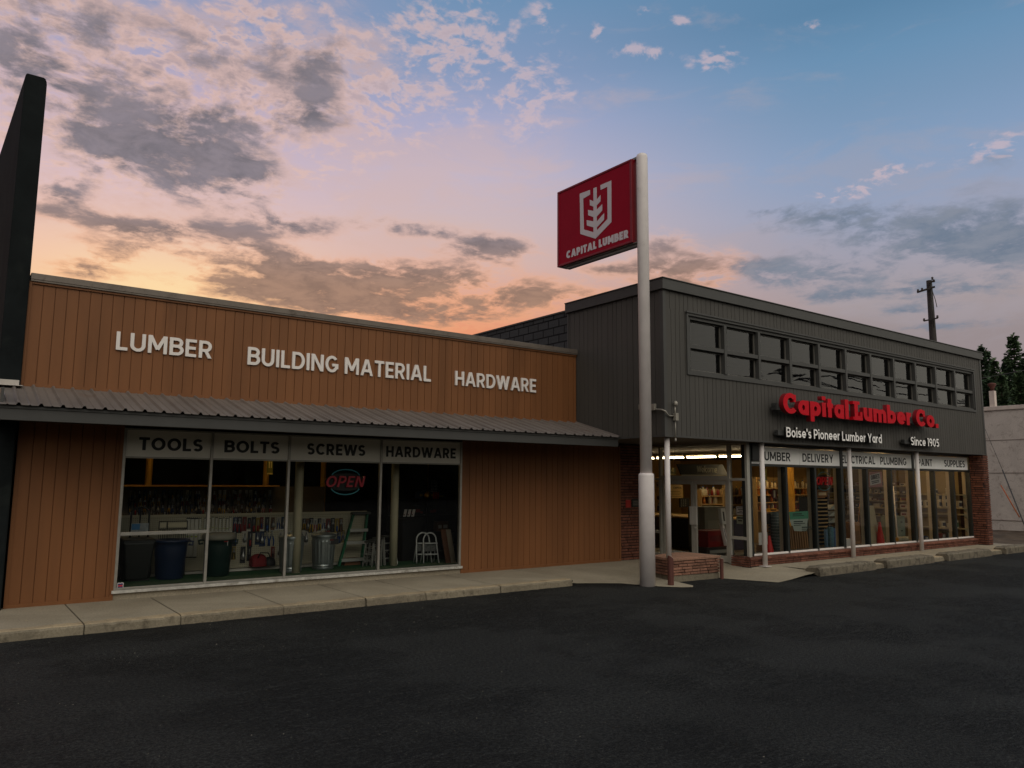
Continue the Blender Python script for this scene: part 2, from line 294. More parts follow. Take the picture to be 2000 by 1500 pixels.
# ------------------------------------------------------------------ mesh builder
class MB:
    def __init__(s): s.bm = bmesh.new()
    def box(s, x0, x1, y0, y1, z0, z1, mi=0):
        vs = [s.bm.verts.new((x, y, z)) for x in (x0, x1) for y in (y0, y1) for z in (z0, z1)]
        for q in ((0,1,3,2), (4,6,7,5), (0,4,5,1), (2,3,7,6), (0,2,6,4), (1,5,7,3)):
            f = s.bm.faces.new([vs[i] for i in q]); f.material_index = mi
        return s
    def hexa(s, b, t, mi=0):
        """prism between two rings of points of equal length"""
        B = [s.bm.verts.new(p) for p in b]; T_ = [s.bm.verts.new(p) for p in t]; n = len(B)
        for i in range(n):
            f = s.bm.faces.new((B[i], B[(i+1) % n], T_[(i+1) % n], T_[i])); f.material_index = mi
        for ring in (list(reversed(B)), T_):
            f = s.bm.faces.new(ring); f.material_index = mi
        return s
    def face(s, pts, mi=0):
        f = s.bm.faces.new([s.bm.verts.new(p) for p in pts]); f.material_index = mi; return s
    def bar(s, p0, p1, w, h, up=(0, 0, 1), mi=0):
        p0 = Vector(p0); p1 = Vector(p1); d = (p1-p0).normalized(); u = Vector(up)
        if abs(d.dot(u)) > .98: u = Vector((1, 0, 0))
        a = d.cross(u).normalized()*w/2; b = a.cross(d).normalized()*h/2
        return s.hexa([p0-a-b, p0+a-b, p0+a+b, p0-a+b], [p1-a-b, p1+a-b, p1+a+b, p1-a+b], mi)
    def tube(s, pts, r, n=10, mi=0, cap=True):
        pts = [Vector(p) for p in pts]; rs = r if isinstance(r, (list, tuple)) else [r]*len(pts); rings = []
        pa = None
        for i, p in enumerate(pts):
            d = (pts[min(i+1, len(pts)-1)]-pts[max(i-1, 0)]).normalized()
            if pa is None:
                u = Vector((0, 0, 1)) if abs(d.z) < .95 else Vector((1, 0, 0)); pa = d.cross(u).normalized()
            a = (pa - d*pa.dot(d)).normalized(); pa = a; b = d.cross(a)
            rings.append([s.bm.verts.new(p+(a*math.cos(2*math.pi*k/n)+b*math.sin(2*math.pi*k/n))*rs[i]) for k in range(n)])
        for q, w in zip(rings, rings[1:]):
            for k in range(n):
                f = s.bm.faces.new((q[k], q[(k+1) % n], w[(k+1) % n], w[k])); f.smooth = True; f.material_index = mi
        if cap:
            for ring in (list(reversed(rings[0])), rings[-1]):
                f = s.bm.faces.new(ring); f.material_index = mi
        return s
    def lathe(s, c, prof, n=28, mi=0, smooth=True):
        """profile of (radius, z) turned about the vertical through c"""
        rings = []
        for r, z in prof:
            rings.append([s.bm.verts.new((c[0]+r*math.cos(2*math.pi*k/n), c[1]+r*math.sin(2*math.pi*k/n), c[2]+z)) for k in range(n)])
        for q, w in zip(rings, rings[1:]):
            for k in range(n):
                f = s.bm.faces.new((q[k], q[(k+1) % n], w[(k+1) % n], w[k])); f.smooth = smooth; f.material_index = mi
        for ring in (list(reversed(rings[0])), rings[-1]):
            f = s.bm.faces.new(ring); f.material_index = mi
        return s
    def grooved(s, axis, a0, a1, z0, z1, plane, sgn, pitch, gw=.012, gd=.014, back=.03, jit=0.0):
        """vertical boards on a wall: axis 'X' runs along x facing sgn*y; 'Y' runs along y facing sgn*x"""
        prof = [(a0, 0.0)]; a = a0+pitch
        while a < a1-.02:
            g = a+random.uniform(-jit, jit)
            prof += [(g-gw/2, 0), (g-gw*.3, gd), (g+gw*.3, gd), (g+gw/2, 0)]; a += pitch
        prof.append((a1, 0))
        P = (lambda a, d, z: (a, plane-sgn*d, z)) if axis == 'X' else (lambda a, d, z: (plane-sgn*d, a, z))
        lo = [s.bm.verts.new(P(a, d, z0)) for a, d in prof]; hi = [s.bm.verts.new(P(a, d, z1)) for a, d in prof]
        for i in range(len(prof)-1): s.bm.faces.new((lo[i], lo[i+1], hi[i+1], hi[i]))
        if axis == 'X':
            ys = sorted((plane-sgn*(gd+.001), plane-sgn*back)); s.box(a0, a1, ys[0], ys[1], z0, z1)
        else:
            xs = sorted((plane-sgn*(gd+.001), plane-sgn*back)); s.box(xs[0], xs[1], a0, a1, z0, z1)
        return s
    def bricks(s, org, du, dn, L, Hh, bl, bh, depth=.03, gap=.014, jit=.006):
        """stack-bond courses of separate rough bricks proud of a wall; du along, dn outward"""
        org, du, dn = Vector(org), Vector(du), Vector(dn); z = 0.0; r = 0
        while z < Hh-.01:
            h = min(bh, Hh-z); a = -random.uniform(0, bl)
            while a < L:
                l = bl*random.uniform(.75, 1.25); q0, q1 = max(a, 0), min(a+l, L)
                if q1-q0 > gap*2:
                    o = random.uniform(-jit, jit); p = org+du*(q0+gap/2)+Vector((0, 0, z+gap/2)); w = du*(q1-q0-gap); d = dn*(depth+o)
                    hz = Vector((0, 0, h-gap)); j = lambda: Vector((0, 0, random.uniform(-.003, .003)))
                    s.hexa([p, p+w, p+w+d+j(), p+d+j()], [p+hz, p+hz+w, p+hz+w+d+j(), p+hz+d+j()])
                a += l
            z += bh; r += 1
        return s
    def build(s, name, mats, parent=None, smooth=None, bevel=0, seg=2, fix=True):
        me = bpy.data.meshes.new(name)
        if fix: bmesh.ops.recalc_face_normals(s.bm, faces=s.bm.faces)
        o0 = Vector((0, 0, 0))
        if parent is not None:
            q = parent
            while q.parent: q = q.parent
            o0 = Vector(q.location)
        if o0.length: bmesh.ops.translate(s.bm, verts=s.bm.verts, vec=-o0)
        s.bm.to_mesh(me); s.bm.free()
        for mm in (mats if isinstance(mats, (list, tuple)) else [mats]): me.materials.append(mm)
        o = bpy.data.objects.new(name, me); COL.objects.link(o)
        if parent is not None: o.parent = parent
        if smooth:
            for f in me.polygons: f.use_smooth = True
        if bevel:
            b = o.modifiers.new('bevel', 'BEVEL'); b.width = bevel; b.segments = seg; b.limit_method = 'ANGLE'; b.angle_limit = R(40)
        return o

def thing(name, label, cat, loc=(0, 0, 0), rz=0.0, group=None):
    o = bpy.data.objects.new(name, None); COL.objects.link(o); o.empty_display_size = .2
    o.location = loc; o.rotation_euler = (0, 0, rz); tag(o, label, cat, group); return o
def tag(o, label, cat, group=None):
    o['label'] = label; o['category'] = cat
    if group: o['group'] = group
    return o
def struct(o): o['kind'] = 'structure'; return o
def centre(o):
    """put a single-mesh thing's origin at its base"""
    me = o.data; xs = [v.co for v in me.vertices]
    c = Vector(((min(v.x for v in xs)+max(v.x for v in xs))/2, (min(v.y for v in xs)+max(v.y for v in xs))/2, min(v.z for v in xs)))
    me.transform(Matrix.Translation(-c)); o.location = c; return o
def dup(root, loc=None, rz=None, label=None, group=None, scale=None):
    r = root.copy(); COL.objects.link(r)
    if loc is not None: r.location = loc
    if rz is not None: r.rotation_euler = (0, 0, rz)
    if scale is not None: r.scale = scale
    if label: r['label'] = label
    if group: r['group'] = group
    for ch in list(root.children):
        c = ch.copy(); COL.objects.link(c); c.parent = r
        for g in list(ch.children):
            d = g.copy(); COL.objects.link(d); d.parent = c
    return r

# ------------------------------------------------------------------ lettering: strokes -> outline -> mesh
def arc(cx, cy, rx, ry, a0, a1, n=22):
    return [(cx+rx*math.cos(R(a0+(a1-a0)*i/n)), cy+ry*math.sin(R(a0+(a1-a0)*i/n))) for i in range(n+1)]
def glyph(ch, w):
    h = w/2; A = arc
    if ch == ' ': return [], .3, 0, 1
    x = .72                                     # x-height
    lo, hi = 0.0, 1.0
    def O(W, top, full=(0, 360)): return A(W/2, top/2, W/2-h, top/2-h, *full, n=44)
    def res(st, W, lo=0.0, hi=1.0): return st, W, lo, hi
    r = .25
    U = {
     'A': lambda: res([[(h*.9, -.05), (.41, 1.05)], [(.82-h*.9, -.05), (.41, 1.05)], [(.2, .3), (.62, .3)]], .82),
     'B': lambda: res([[(h, 0), (h, 1)], [(0, 1-h), (.36, 1-h)], [(0, .52), (.38, .52)], [(0, h), (.36, h)], A(.36, (1.52-h)/2, .26-h+.03, (.48-h)/2, -90, 90), A(.36, (.52+h)/2, .30-h+.03, (.52-h)/2, -90, 90)], .66),
     'C': lambda: res([A(.4, .5, .4-h, .5-h, 42, 318, 40)], .74),
     'D': lambda: res([[(h, 0), (h, 1)], [(0, 1-h), (.32, 1-h)], [(0, h), (.32, h)], A(.32, .5, .42-h, .5-h, -90, 90)], .74),
     'E': lambda: res([[(h, 0), (h, 1)], [(0, 1-h), (.54, 1-h)], [(0, .5), (.5, .5)], [(0, h), (.54, h)]], .55),
     'G': lambda: res([A(.4, .5, .4-h, .5-h, 42, 338, 40), [(.42, .45), (.8, .45)], [(.8-h, .45+h), (.8-h, .22)]], .8),
     'H': lambda: res([[(h, 0), (h, 1)], [(.7-h, 0), (.7-h, 1)], [(0, .5), (.7, .5)]], .7),
     'I': lambda: res([[(h, 0), (h, 1)]], w),
     'K': lambda: res([[(h, 0), (h, 1)], [(h, .36), (.66, 1.06)], [(.24, .5), (.7, -.06)]], .7),
     'L': lambda: res([[(h, 0), (h, 1)], [(0, h), (.52, h)]], .52),
     'M': lambda: res([[(h, 0), (h, 1)], [(.9-h, 0), (.9-h, 1)], [(h*1.0, 1.03), (.45, .22)], [(.9-h*1.0, 1.03), (.45, .22)]], .9),
     'N': lambda: res([[(h, 0), (h, 1)], [(.74-h, 0), (.74-h, 1)], [(h*1.05, 1.02), (.74-h*1.05, -.02)]], .74),
     'O': lambda: res([A(.42, .5, .42-h, .5-h, 0, 360, 48)], .84),
     'Q': lambda: res([A(.42, .5, .42-h, .5-h, 0, 360, 48), [(.5, .3), (.8, -.02)]], .84),
     'P': lambda: res([[(h, 0), (h, 1)], [(0, 1-h), (.34, 1-h)], [(0, .42), (.34, .42)], A(.34, (1.42-h)/2, .3-h, (.58-h)/2, -90, 90)], .64),
     'R': lambda: res([[(h, 0), (h, 1)], [(0, 1-h), (.34, 1-h)], [(0, .44), (.34, .44)], A(.34, (1.44-h)/2, .3-h, (.56-h)/2, -90, 90), [(.3, .5), (.63-h*.4, -.06)]], .68),
     'S': lambda: res([A(.31, .5+(.5-h)/2, .28-h+.02, (.5-h)/2, 28, 270), A(.31, h+(.5-h)/2, .31-h, (.5-h)/2, 90, -150)], .62),
     'T': lambda: res([[(.31, 0), (.31, 1)], [(0, 1-h), (.62, 1-h)]], .62),
     'U': lambda: res([[(h, .34), (h, 1)], [(.7-h, .34), (.7-h, 1)], A(.35, .35, .35-h, .35-h, 180, 360)], .7),
     'V': lambda: res([[(h*.9, 1.05), (.39, -.05)], [(.78-h*.9, 1.05), (.39, -.05)]], .78),
     'W': lambda: res([[(h*.8, 1.05), (.32, -.05)], [(.56, 1.0), (.31, -.05)], [(.56, 1.0), (.81, -.05)], [(1.12-h*.8, 1.05), (.8, -.05)]], 1.12),
     'Y': lambda: res([[(h*.8, 1.05), (.37, .4)], [(.74-h*.8, 1.05), (.37, .4)], [(.37, 0), (.37, .46)]], .74),
     'Z': lambda: res([[(0, 1-h), (.62, 1-h)], [(0, h), (.62, h)], [(.06, .06), (.56, .94)]], .62),
     'a': lambda: res([O(.6, x), [(.6-h, 0), (.6-h, x)]], .6, 0, x),
     'b': lambda: res([O(.62, x), [(h, 0), (h, 1.02)]], .62, 0, 1.02),
     'c': lambda: res([A(.31, x/2, .31-h, x/2-h, 48, 312, 36)], .54, 0, x),
     'd': lambda: res([O(.62, x), [(.62-h, 0), (.62-h, 1.02)]], .62, 0, 1.02),
     'e': lambda: res([A(.32, x/2, .32-h, x/2-h, 0, 318, 40), [(h, x/2-.01), (.64, x/2-.01)]], .64, 0, x),
     'f': lambda: res([[(.14+h*.4, 0), (.14+h*.4, .75)], A(.36, .78, .22-h*.6, .22-h, 180, 80), [(0, x-h), (.36, x-h)]], .38, 0, 1.0),
     'i': lambda: res([[(h, 0), (h, x)], [(h, .84), (h, 1.04)]], w, 0, 1.04),
     'l': lambda: res([[(h, 0), (h, 1.02)]], w, 0, 1.02),
     'm': lambda: res([[(h, 0), (h, x)], A(.28, x-.28, .28-h, .28-h, 0, 180), [(.56-h, 0), (.56-h, x-.27)], A(.56-h+.28-h, x-.28, .28-h, .28-h, 0, 180), [(1.12-w-h, 0), (1.12-w-h, x-.27)]], 1.12-w, 0, x),
     'n': lambda: res([[(h, 0), (h, x)], A(.29, x-.29, .29-h, .29-h, 0, 180), [(.58-h, 0), (.58-h, x-.28)]], .58, 0, x),
     'o': lambda: res([A(.32, x/2, .32-h, x/2-h, 0, 360, 44)], .64, 0, x),
     'p': lambda: res([O(.62, x), [(h, -.28), (h, x)]], .62, -.28, x),
     'r': lambda: res([[(h, 0), (h, x)], A(.34, x-.34, .34-h, .34-h, 180, 84)], .38, 0, x),
     's': lambda: res([A(.25, x/2+(x/2-h)/2, .24-h+.02, (x/2-h)/2, 28, 270), A(.25, h+(x/2-h)/2, .25-h, (x/2-h)/2, 90, -150)], .5, 0, x),
     't': lambda: res([[(.16, 0), (.16, .95)], [(0, x-h), (.36, x-h)]], .36, 0, .95),
     'u': lambda: res([[(h, .27), (h, x)], [(.58-h, 0), (.58-h, x)], A(.29, .29, .29-h, .29-h, 180, 360)], .58, 0, x),
     'y': lambda: res([[(h*.9, x+.04), (.3, .0)], [(.6-h*.9, x+.04), (.2, -.32)]], .6, -.28, x),
     '0': lambda: res([A(.31, .5, .31-h, .5-h, 0, 360, 44)], .62),
     '1': lambda: res([[(.09+h, 0), (.09+h, 1)], [(0, 1-h*.8), (.1+h, 1-h*.8)]], .09+w),
     '2': lambda: res([A(.3, .7, .3-h, .3-h, 165, -35), [(.56-h*.6, .56), (.06, .06)], [(0, h), (.6, h)]], .6),
     '4': lambda: res([[(.46, 0), (.46, 1)], [(.44, 1.0), (.04, .28)], [(0, .28), (.64, .28)]], .64),
     '5': lambda: res([[(.08, 1-h), (.54, 1-h)], [(.08+h, 1), (.08+h, .52)], A(.29, .32, .3-h, .32-h, 130, -150)], .6),
     '9': lambda: res([A(.31, .68, .31-h, .32-h, 0, 360, 40), [(.62-h, .68), (.62-h, .45)], A(.25, .45, .37-h, .45-h, 0, -80)], .62),
     '.': lambda: res([[(h*1.1, 0), (h*1.1, w*1.1)]], w*1.1, 0, w*1.1),
     "'": lambda: res([[(h*.8, .68), (h*.8, 1)]], w*.8, .68, 1),
    }
    return U[ch]()
def outline(st, lo, hi, w, shear=0.0, N=64):
    xs = [p[0] for s in st for p in s]; x0, x1 = min(xs)-w, max(xs)+w; y0, y1 = lo-.08, hi+.08
    dx = 1.0/N; nx, ny = int((x1-x0)/dx)+2, int((y1-y0)/dx)+2
    X, Y = np.meshgrid(x0+dx*np.arange(nx), y0+dx*np.arange(ny), indexing='ij'); F = np.full(X.shape, 9.0)
    for s in st:
        arcy = len(s) > 2
        for (ax, ay), (bx, by) in zip(s, s[1:]):
            L = math.hypot(bx-ax, by-ay)
            if L < 1e-6: continue
            ux, uy = (bx-ax)/L, (by-ay)/L; mx, my = (ax+bx)/2, (ay+by)/2
            a = abs((X-mx)*ux+(Y-my)*uy)-(L/2+(L*.12 if arcy else 0)); b = abs((Y-my)*ux-(X-mx)*uy)-w/2
            F = np.minimum(F, np.maximum(a, b))
    F = np.maximum(F, np.maximum(lo-Y, Y-hi))
    F[0, :] = F[-1, :] = F[:, 0] = F[:, -1] = 1
    F = np.where(abs(F) < 1e-7, 1e-7, F); I = F < 0; seg = {}
    def ex(i, j, k, l):
        t = F[i, j]/(F[i, j]-F[k, l]); return (x0+dx*(i+(k-i)*t), y0+dx*(j+(l-j)*t))
    act = np.argwhere((I[:-1, :-1].astype(int)+I[1:, :-1]+I[:-1, 1:]+I[1:, 1:]) % 4 != 0)
    for i, j in act:
        c = [(i, j), (i+1, j), (i+1, j+1), (i, j+1)]; e = []
        for q in range(4):
            a, b = c[q], c[(q+1) % 4]
            if I[a] != I[b]: e.append((I[a], tuple(sorted((tuple(map(int, a)), tuple(map(int, b)))))))
        outs = [k for ins, k in e if ins]; ins_ = [k for ins, k in e if not ins]
        for o, n in zip(outs, ins_): seg[o] = n
    loops = []
    while seg:
        k0 = next(iter(seg)); k = k0; lp = []
        while k in seg:
            lp.append(ex(*k[0], *k[1])); k = seg.pop(k)
        if len(lp) > 5: loops.append(rdp(lp))
    if shear: loops = [[(x+shear*y, y) for x, y in l] for l in loops]
    return loops
def rdp(p, eps=.0035):
    def rec(a, b):
        (ax, ay), (bx, by) = p[a], p[b]; L = math.hypot(bx-ax, by-ay) or 1e-9; best, bi = 0, -1
        for i in range(a+1, b):
            d = abs((bx-ax)*(p[i][1]-ay)-(by-ay)*(p[i][0]-ax))/L
            if L < 1e-8: d = math.hypot(p[i][0]-ax, p[i][1]-ay)
            if d > best: best, bi = d, i
        if best > eps: return rec(a, bi)[:-1]+rec(bi, b)
        return [p[a], p[b]]
    m = max(range(len(p)), key=lambda i: (p[i][0]-p[0][0])**2+(p[i][1]-p[0][1])**2)
    p = p+[p[0]]
    return rec(0, m)[:-1]+rec(m, len(p)-1)[:-1]
GC = {}
def flat_mesh(loops, depth, name):
    """closed outlines (with holes) -> solid mesh lying in x,y with its front at z=depth"""
    c = bpy.data.curves.new('outline', 'CURVE'); c.dimensions = '2D'; c.fill_mode = 'BOTH'; c.extrude = depth/2
    for l in loops:
        s = c.splines.new('POLY'); s.points.add(len(l)-1)
        for q, (x, y) in zip(s.points, l): q.co = (x, y, 0, 1)
        s.use_cyclic_u = True
    o = bpy.data.objects.new('outline', c); COL.objects.link(o)
    me = bpy.data.meshes.new_from_object(o.evaluated_get(bpy.context.evaluated_depsgraph_get())); bpy.data.objects.remove(o); bpy.data.curves.remove(c)
    me.transform(Matrix.Translation((0, 0, depth/2))); me.name = name; return me
def letters(txt, w=.2, gap=.1, shear=0.0):
    """outlines of each letter, set along a line; returns list and total width"""
    out = []; x = 0.0
    for ch in txt:
        st, W, lo, hi = glyph(ch, w)
        if st:
            if (ch, w, shear) not in GC: GC[(ch, w, shear)] = outline(st, lo, hi, w, shear)
            out.append([[(px+x, py) for px, py in l] for l in GC[(ch, w, shear)]])
            x += W+gap
        else: x += W
    xs = [p[0] for g in out for l in g for p in l]
    return out, min(xs), max(xs)
def text_on(txt, p0, p1, height, depth, m, parent, name='letter', normal=None, w=.2, gap=.1, split=True, shear=0.0, part='lettering', side=None):
    """letters standing on the line p0 -> p1 (foot line, world), capital height given; depth comes forward of the plane"""
    p0, p1 = Vector(p0), Vector(p1); gs, a, b = letters(txt, w, gap, shear); ux = (p1-p0); L = ux.length; ux.normalize(); uz = Vector((0, 0, 1))
    nrm = ux.cross(uz).normalized() if normal is None else Vector(normal); sx = L/(b-a)
    q = parent
    while q.parent: q = q.parent
    org = p0-Vector(q.location)
    MX = Matrix(((ux.x*sx, uz.x*height, nrm.x, org.x), (ux.y*sx, uz.y*height, nrm.y, org.y), (ux.z*sx, uz.z*height, nrm.z, org.z), (0, 0, 0, 1)))
    groups = gs if split else [[l for g in gs for l in g]]; objs = []
    for g in groups:
        me = flat_mesh([[(x-a, y) for x, y in l] for l in g], depth, name if split else part); me.transform(MX); me.materials.append(m)
        if side:
            me.materials.append(side)
            for f in me.polygons: f.material_index = 0 if f.normal.dot(nrm) > .7 else 1
        o = bpy.data.objects.new(name if split else part, me); COL.objects.link(o); o.parent = parent; objs.append(o)
    return objs
# ================================================================== the ground
S = .13
b = MB(); N = 60
b.face([(-400, -400, 0), (500, -400, 0), (500, 600, 0), (-400, 600, 0)])
struct(b.build('asphalt', ASPH))

def rough_slab(mb, x0, x1, yf, yb, zt, zb, step=.08, amp=.02, front_mi=1, wear=.018):
    """slab whose front edge is chipped and uneven"""
    n = max(2, int((x1-x0)/step)); rows = []
    for i in range(n+1):
        x = x0+(x1-x0)*i/n; j = random.uniform(-amp, amp); k = random.uniform(0, wear)
        rows.append([mb.bm.verts.new(p) for p in ((x, yb, zt), (x, yf+.22+random.uniform(-.05, .05), zt), (x, yf+.05, zt-.002), (x, yf+.015+j*.5+k, zt-.006-k*.5), (x, yf+j, zt-.025-k), (x, yf-.012+j*.7, zb))])
    for a, c in zip(rows, rows[1:]):
        for q in range(5):
            f = mb.bm.faces.new((a[q], a[q+1], c[q+1], c[q])); f.material_index = 0 if q == 0 else (2 if q < 3 else front_mi)
    return mb
# left pavement: separate pours with joints between, chipped kerb edge
b = MB(); xs = [-9, -5.0, -2.6, -.2, 1.72, 2.95, 4.45, 5.85, 7.0, 8.6, 10.38]
for x0, x1 in zip(xs, xs[1:]): rough_slab(b, x0+.0075, x1-.0075, 11.92, 14.0, S, -.02)
b.box(-9, 10.4, 11.99, 14.0, -.02, S-.03, 1)
struct(b.build('sidewalk', [CONC, CURB, WORN]))
# flush apron round the pole, dropping from the pavement to the lot
b = MB()
def sheet(mb, lo, hi, mi=0, n=6, dip=0.0):
    for (a, c), (d, e) in zip(zip(lo, lo[1:]), zip(hi, hi[1:])):
        a, c, d, e = map(Vector, (a, c, d, e))
        for i in range(n):
            t0, t1 = i/n, (i+1)/n; mb.face([a.lerp(d, t0), c.lerp(e, t0), c.lerp(e, t1), a.lerp(d, t1)], mi)
lo = [(10.4, 11.93, .10), (10.5, 12.10, .025), (10.62, 12.04, .018), (11.0, 11.86, .014), (11.4, 11.6, .012), (11.56, 11.22, .012), (11.63, 11.0, .012), (11.8, 10.72, .012), (12.0, 10.5, .012), (12.2, 10.38, .012), (12.4, 10.56, .012), (12.5, 10.9, .012), (12.56, 11.15, .012), (13.86, 11.15, .012), (13.86, 10.94, .012), (14.05, 10.45, .010), (14.33, 9.9, .009), (14.9, 9.98, .012), (15.6, 10.08, .05), (16.2, 10.12, .085)]
hi = [(10.4, 13.98, S), (10.45, 13.98, S), (10.9, 13.98, S), (11.3, 13.98, S), (11.7, 13.98, S), (12.0, 13.98, S), (12.1, 13.98, S), (12.3, 13.98, S), (12.5, 13.98, S), (12.6, 13.98, S), (12.7, 13.98, S), (12.8, 13.98, S), (12.9, 13.98, S), (14.0, 13.98, S), (14.2, 13.98, S), (14.4, 13.98, S), (14.75, 13.98, S), (15.5, 13.0, S), (15.55, 12.2, S), (16.2, 11.6, S)]
lo2 = [tuple(Vector(p)+Vector((random.uniform(-.012, .012), random.uniform(-.012, .012), 0))) for p in lo]
# finer, wavy outer edge
sheet(b, lo2, hi, 0, 6)
b.face([(14.4, 13.98, S), (16, 13.98, S), (16, 15.3, S), (14.4, 15.3, S)]); b.face([(14.75, 13.98, S-.001), (16.2, 11.6, S-.001), (16.2, 13.98, S-.001)])
struct(b.build('entrance_apron', [CONC, CURB]))
b = MB(); rough_slab(b, 16.2, 28.6, 10.12, 11.7, .118, -.02); b.box(16.21, 28.6, 10.2, 11.7, -.02, .1)
for xj in (18.7, 21.6, 24.9): b.box(xj-.006, xj+.006, 10.16, 11.5, .11, .1195, 1)
struct(b.build('storefront_walk', [CONC, CURB, WORN]))
b = MB(); rg = random.Random(21)
for k in range(1300):
    y = rg.uniform(2.5, 11.6)**1.0; x = rg.uniform(-2, 30) if rg.random() < .6 else rg.uniform(0, 14)
    if rg.random() < .3: y = rg.uniform(9.6, 11.75); x = rg.uniform(-1, 10) if rg.random() < .5 else rg.uniform(15, 29); y = min(y, 11.8 if x < 10 else 9.95)
    if 10 < x < 15.8 and y > 9.6: continue
    s = rg.uniform(.003, .009)*(1.5 if rg.random() < .06 else 1); a = rg.uniform(0, 6.28)
    p = [(x+s*math.cos(a+i*2.09)*rg.uniform(.7, 1.3), y+s*math.sin(a+i*2.09)*rg.uniform(.7, 1.3), .0) for i in range(3)]; t_ = (x, y, s*rg.uniform(.5, 1.0))
    for i in range(3): b.face([p[i], p[(i+1) % 3], t_])
o = b.build('loose_grit', mat('grit', (96, 92, 84), .9, island=.6), fix=False); o['kind'] = 'stuff'
# dirt lot between the buildings
DIRT = concrete_mat('dirt', (92, 78, 64), (68, 58, 48), (110, 98, 84), .55)
b = MB(); nx, ny = 44, 60
g = [[b.bm.verts.new((27.9+i*.5, 11.25+j*.5, .02+max(0, min(1, (j-1)*.5))*(.10+.05*math.sin(i*1.7+j*.9)+random.uniform(-.03, .04)))) for j in range(ny)] for i in range(nx)]
for i in range(nx-1):
    for j in range(ny-1): b.bm.faces.new((g[i][j], g[i+1][j], g[i+1][j+1], g[i][j+1]))
struct(b.build('dirt_lot', DIRT))

# ================================================================== brown shop on the left
Y0 = 13.95
shop = thing('brown_shop', 'low shop clad in brown vertical boards with ribbed metal canopy and white framed display window', 'building', (6.5, Y0, 0))
b = MB(); b.grooved('X', .92, 12.22, 3.50, 5.15, 13.9, -1, .165); b.build('upper_cladding', BROWN, shop)
b = MB(); b.box(.92, 12.22, 13.875, 13.9, 5.085, 5.15); b.box(.92, 12.22, 13.872, 13.9, 3.44, 3.52); b.box(.885, .925, 13.872, 13.9, 3.44, 5.125); b.build('trim', BROWN, shop)
b = MB(); b.box(.9, 12.23, 13.845, 14.1, 5.15, 5.25); b.box(.9, 12.23, 13.852, 13.862, 5.12, 5.15); b.build('coping', FLASH, shop, bevel=.008)
for (x0, x1) in ((.92, 2.387), (9.003, 13.72)):
    b = MB(); b.grooved('X', x0+.04, x1-.04, .18, 2.95, 13.95, -1, .165); c = b.build('lower_cladding', BROWN, shop)
    b = MB(); b.box(x0, x1, 13.93, 13.95, .125, .185); b.box(x0, x0+.05, 13.931, 13.95, .185, 2.95); b.box(x1-.05, x1, 13.931, 13.95, .185, 2.95); b.build('trim', BROWN, c)
# ribbed canopy
b = MB(); prof = []; x = .56
while x < 12.2:
    prof += [(x, 0), (x+.085, 0), (x+.10, .012), (x+.118, 0), (x+.20, 0), (x+.222, .034), (x+.246, .034)]; x += .265
prof = [p for p in prof if p[0] < 12.22]+[(12.22, 0)]
ya, za, yb, zb = 12.40, 3.065, 13.88, 3.47
lo_ = [b.bm.verts.new((x, ya, za+d)) for x, d in prof]; hi_ = [b.bm.verts.new((x, yb, zb+d)) for x, d in prof]
lo2_ = [b.bm.verts.new((x, ya, za+d-.004)) for x, d in prof]
for i in range(len(prof)-1):
    b.bm.faces.new((lo_[i], lo_[i+1], hi_[i+1], hi_[i])); b.bm.faces.new((lo2_[i], lo2_[i+1], lo_[i+1], lo_[i]))
roof = b.build('canopy_roof', ZINC, shop)
b = MB(); b.box(.58, 12.22, 12.47, 12.51, 2.855, 3.05); b.box(.56, 12.23, 12.455, 12.47, 3.015, 3.055); b.box(.58, .62, 12.51, 13.88, 2.86, 3.3); b.build('fascia', CHARTRIM, shop, bevel=.004)
b = MB(); b.box(.6, 12.22, 12.51, 13.93, 2.93, 2.955); b.build('soffit', mat('dark_soffit', (38, 34, 31), .9, var=.1), shop)
b = MB(); b.box(-.4, .86, 13.74, 13.78, 3.44, 3.54); b.box(-.4, .9, 13.6, 13.78, 3.44, 3.452); b.build('flashing', mat('white_flashing', (180, 172, 164), .6, var=.15, vscale=6), shop, bevel=.004)
# concrete plinth, sill and glazing of the display window
b = MB(); b.box(2.33, 9.07, 13.955, 14.15, -.02, .235); b.build('plinth', CONC, shop, bevel=.012)
ZS, ZT = .285, 2.90
xm = [2.41, 3.80, 5.19, 7.08, 8.98]
win = MB(); fw = .045
for x in xm: win.box(x-fw/2, x+fw/2, 13.93, 14.01, ZS, ZT)
for a, c in zip(xm, xm[1:]):
    win.box(a+fw/2, c-fw/2, 13.935, 14.005, ZS, ZS+.035); win.box(a+fw/2, c-fw/2, 13.935, 14.005, ZT-.03, ZT); win.box(a+fw/2, c-fw/2, 13.94, 14.0, 2.405, 2.43)
win.box(xm[0]+fw/2, xm[1]-fw/2, 13.925, 14.005, 1.145, 1.20)
wf = win.build('display_window', ALU, shop, bevel=.004)
wp = [(xm[0], xm[1], ZS+.035, 1.145), (xm[0], xm[1], 1.20, 2.405)]+[(a, c, ZS+.035, 2.405) for a, c in zip(xm[1:], xm[2:])]
for a, c, z0, z1 in wp:
    b = MB(); b.face([(a+fw/2, 13.97, z0), (c-fw/2, 13.97, z0), (c-fw/2, 13.97, z1), (a+fw/2, 13.97, z1)]); b.build('pane', GLASS, wf, fix=False)
b = MB()
n = 40
for i in range(n):
    x0 = 2.36+(9.03-2.36)*i/n; x1 = 2.36+(9.03-2.36)*(i+1)/n
    b.box(x0, x1, 13.90+random.uniform(-.004, .004), 14.03, .236, .283)
b.build('sill', mat('peeling_white_sill', (176, 172, 164), .7, var=.25, vscale=9, dirt=(120, 112, 100), dscale=7), wf)
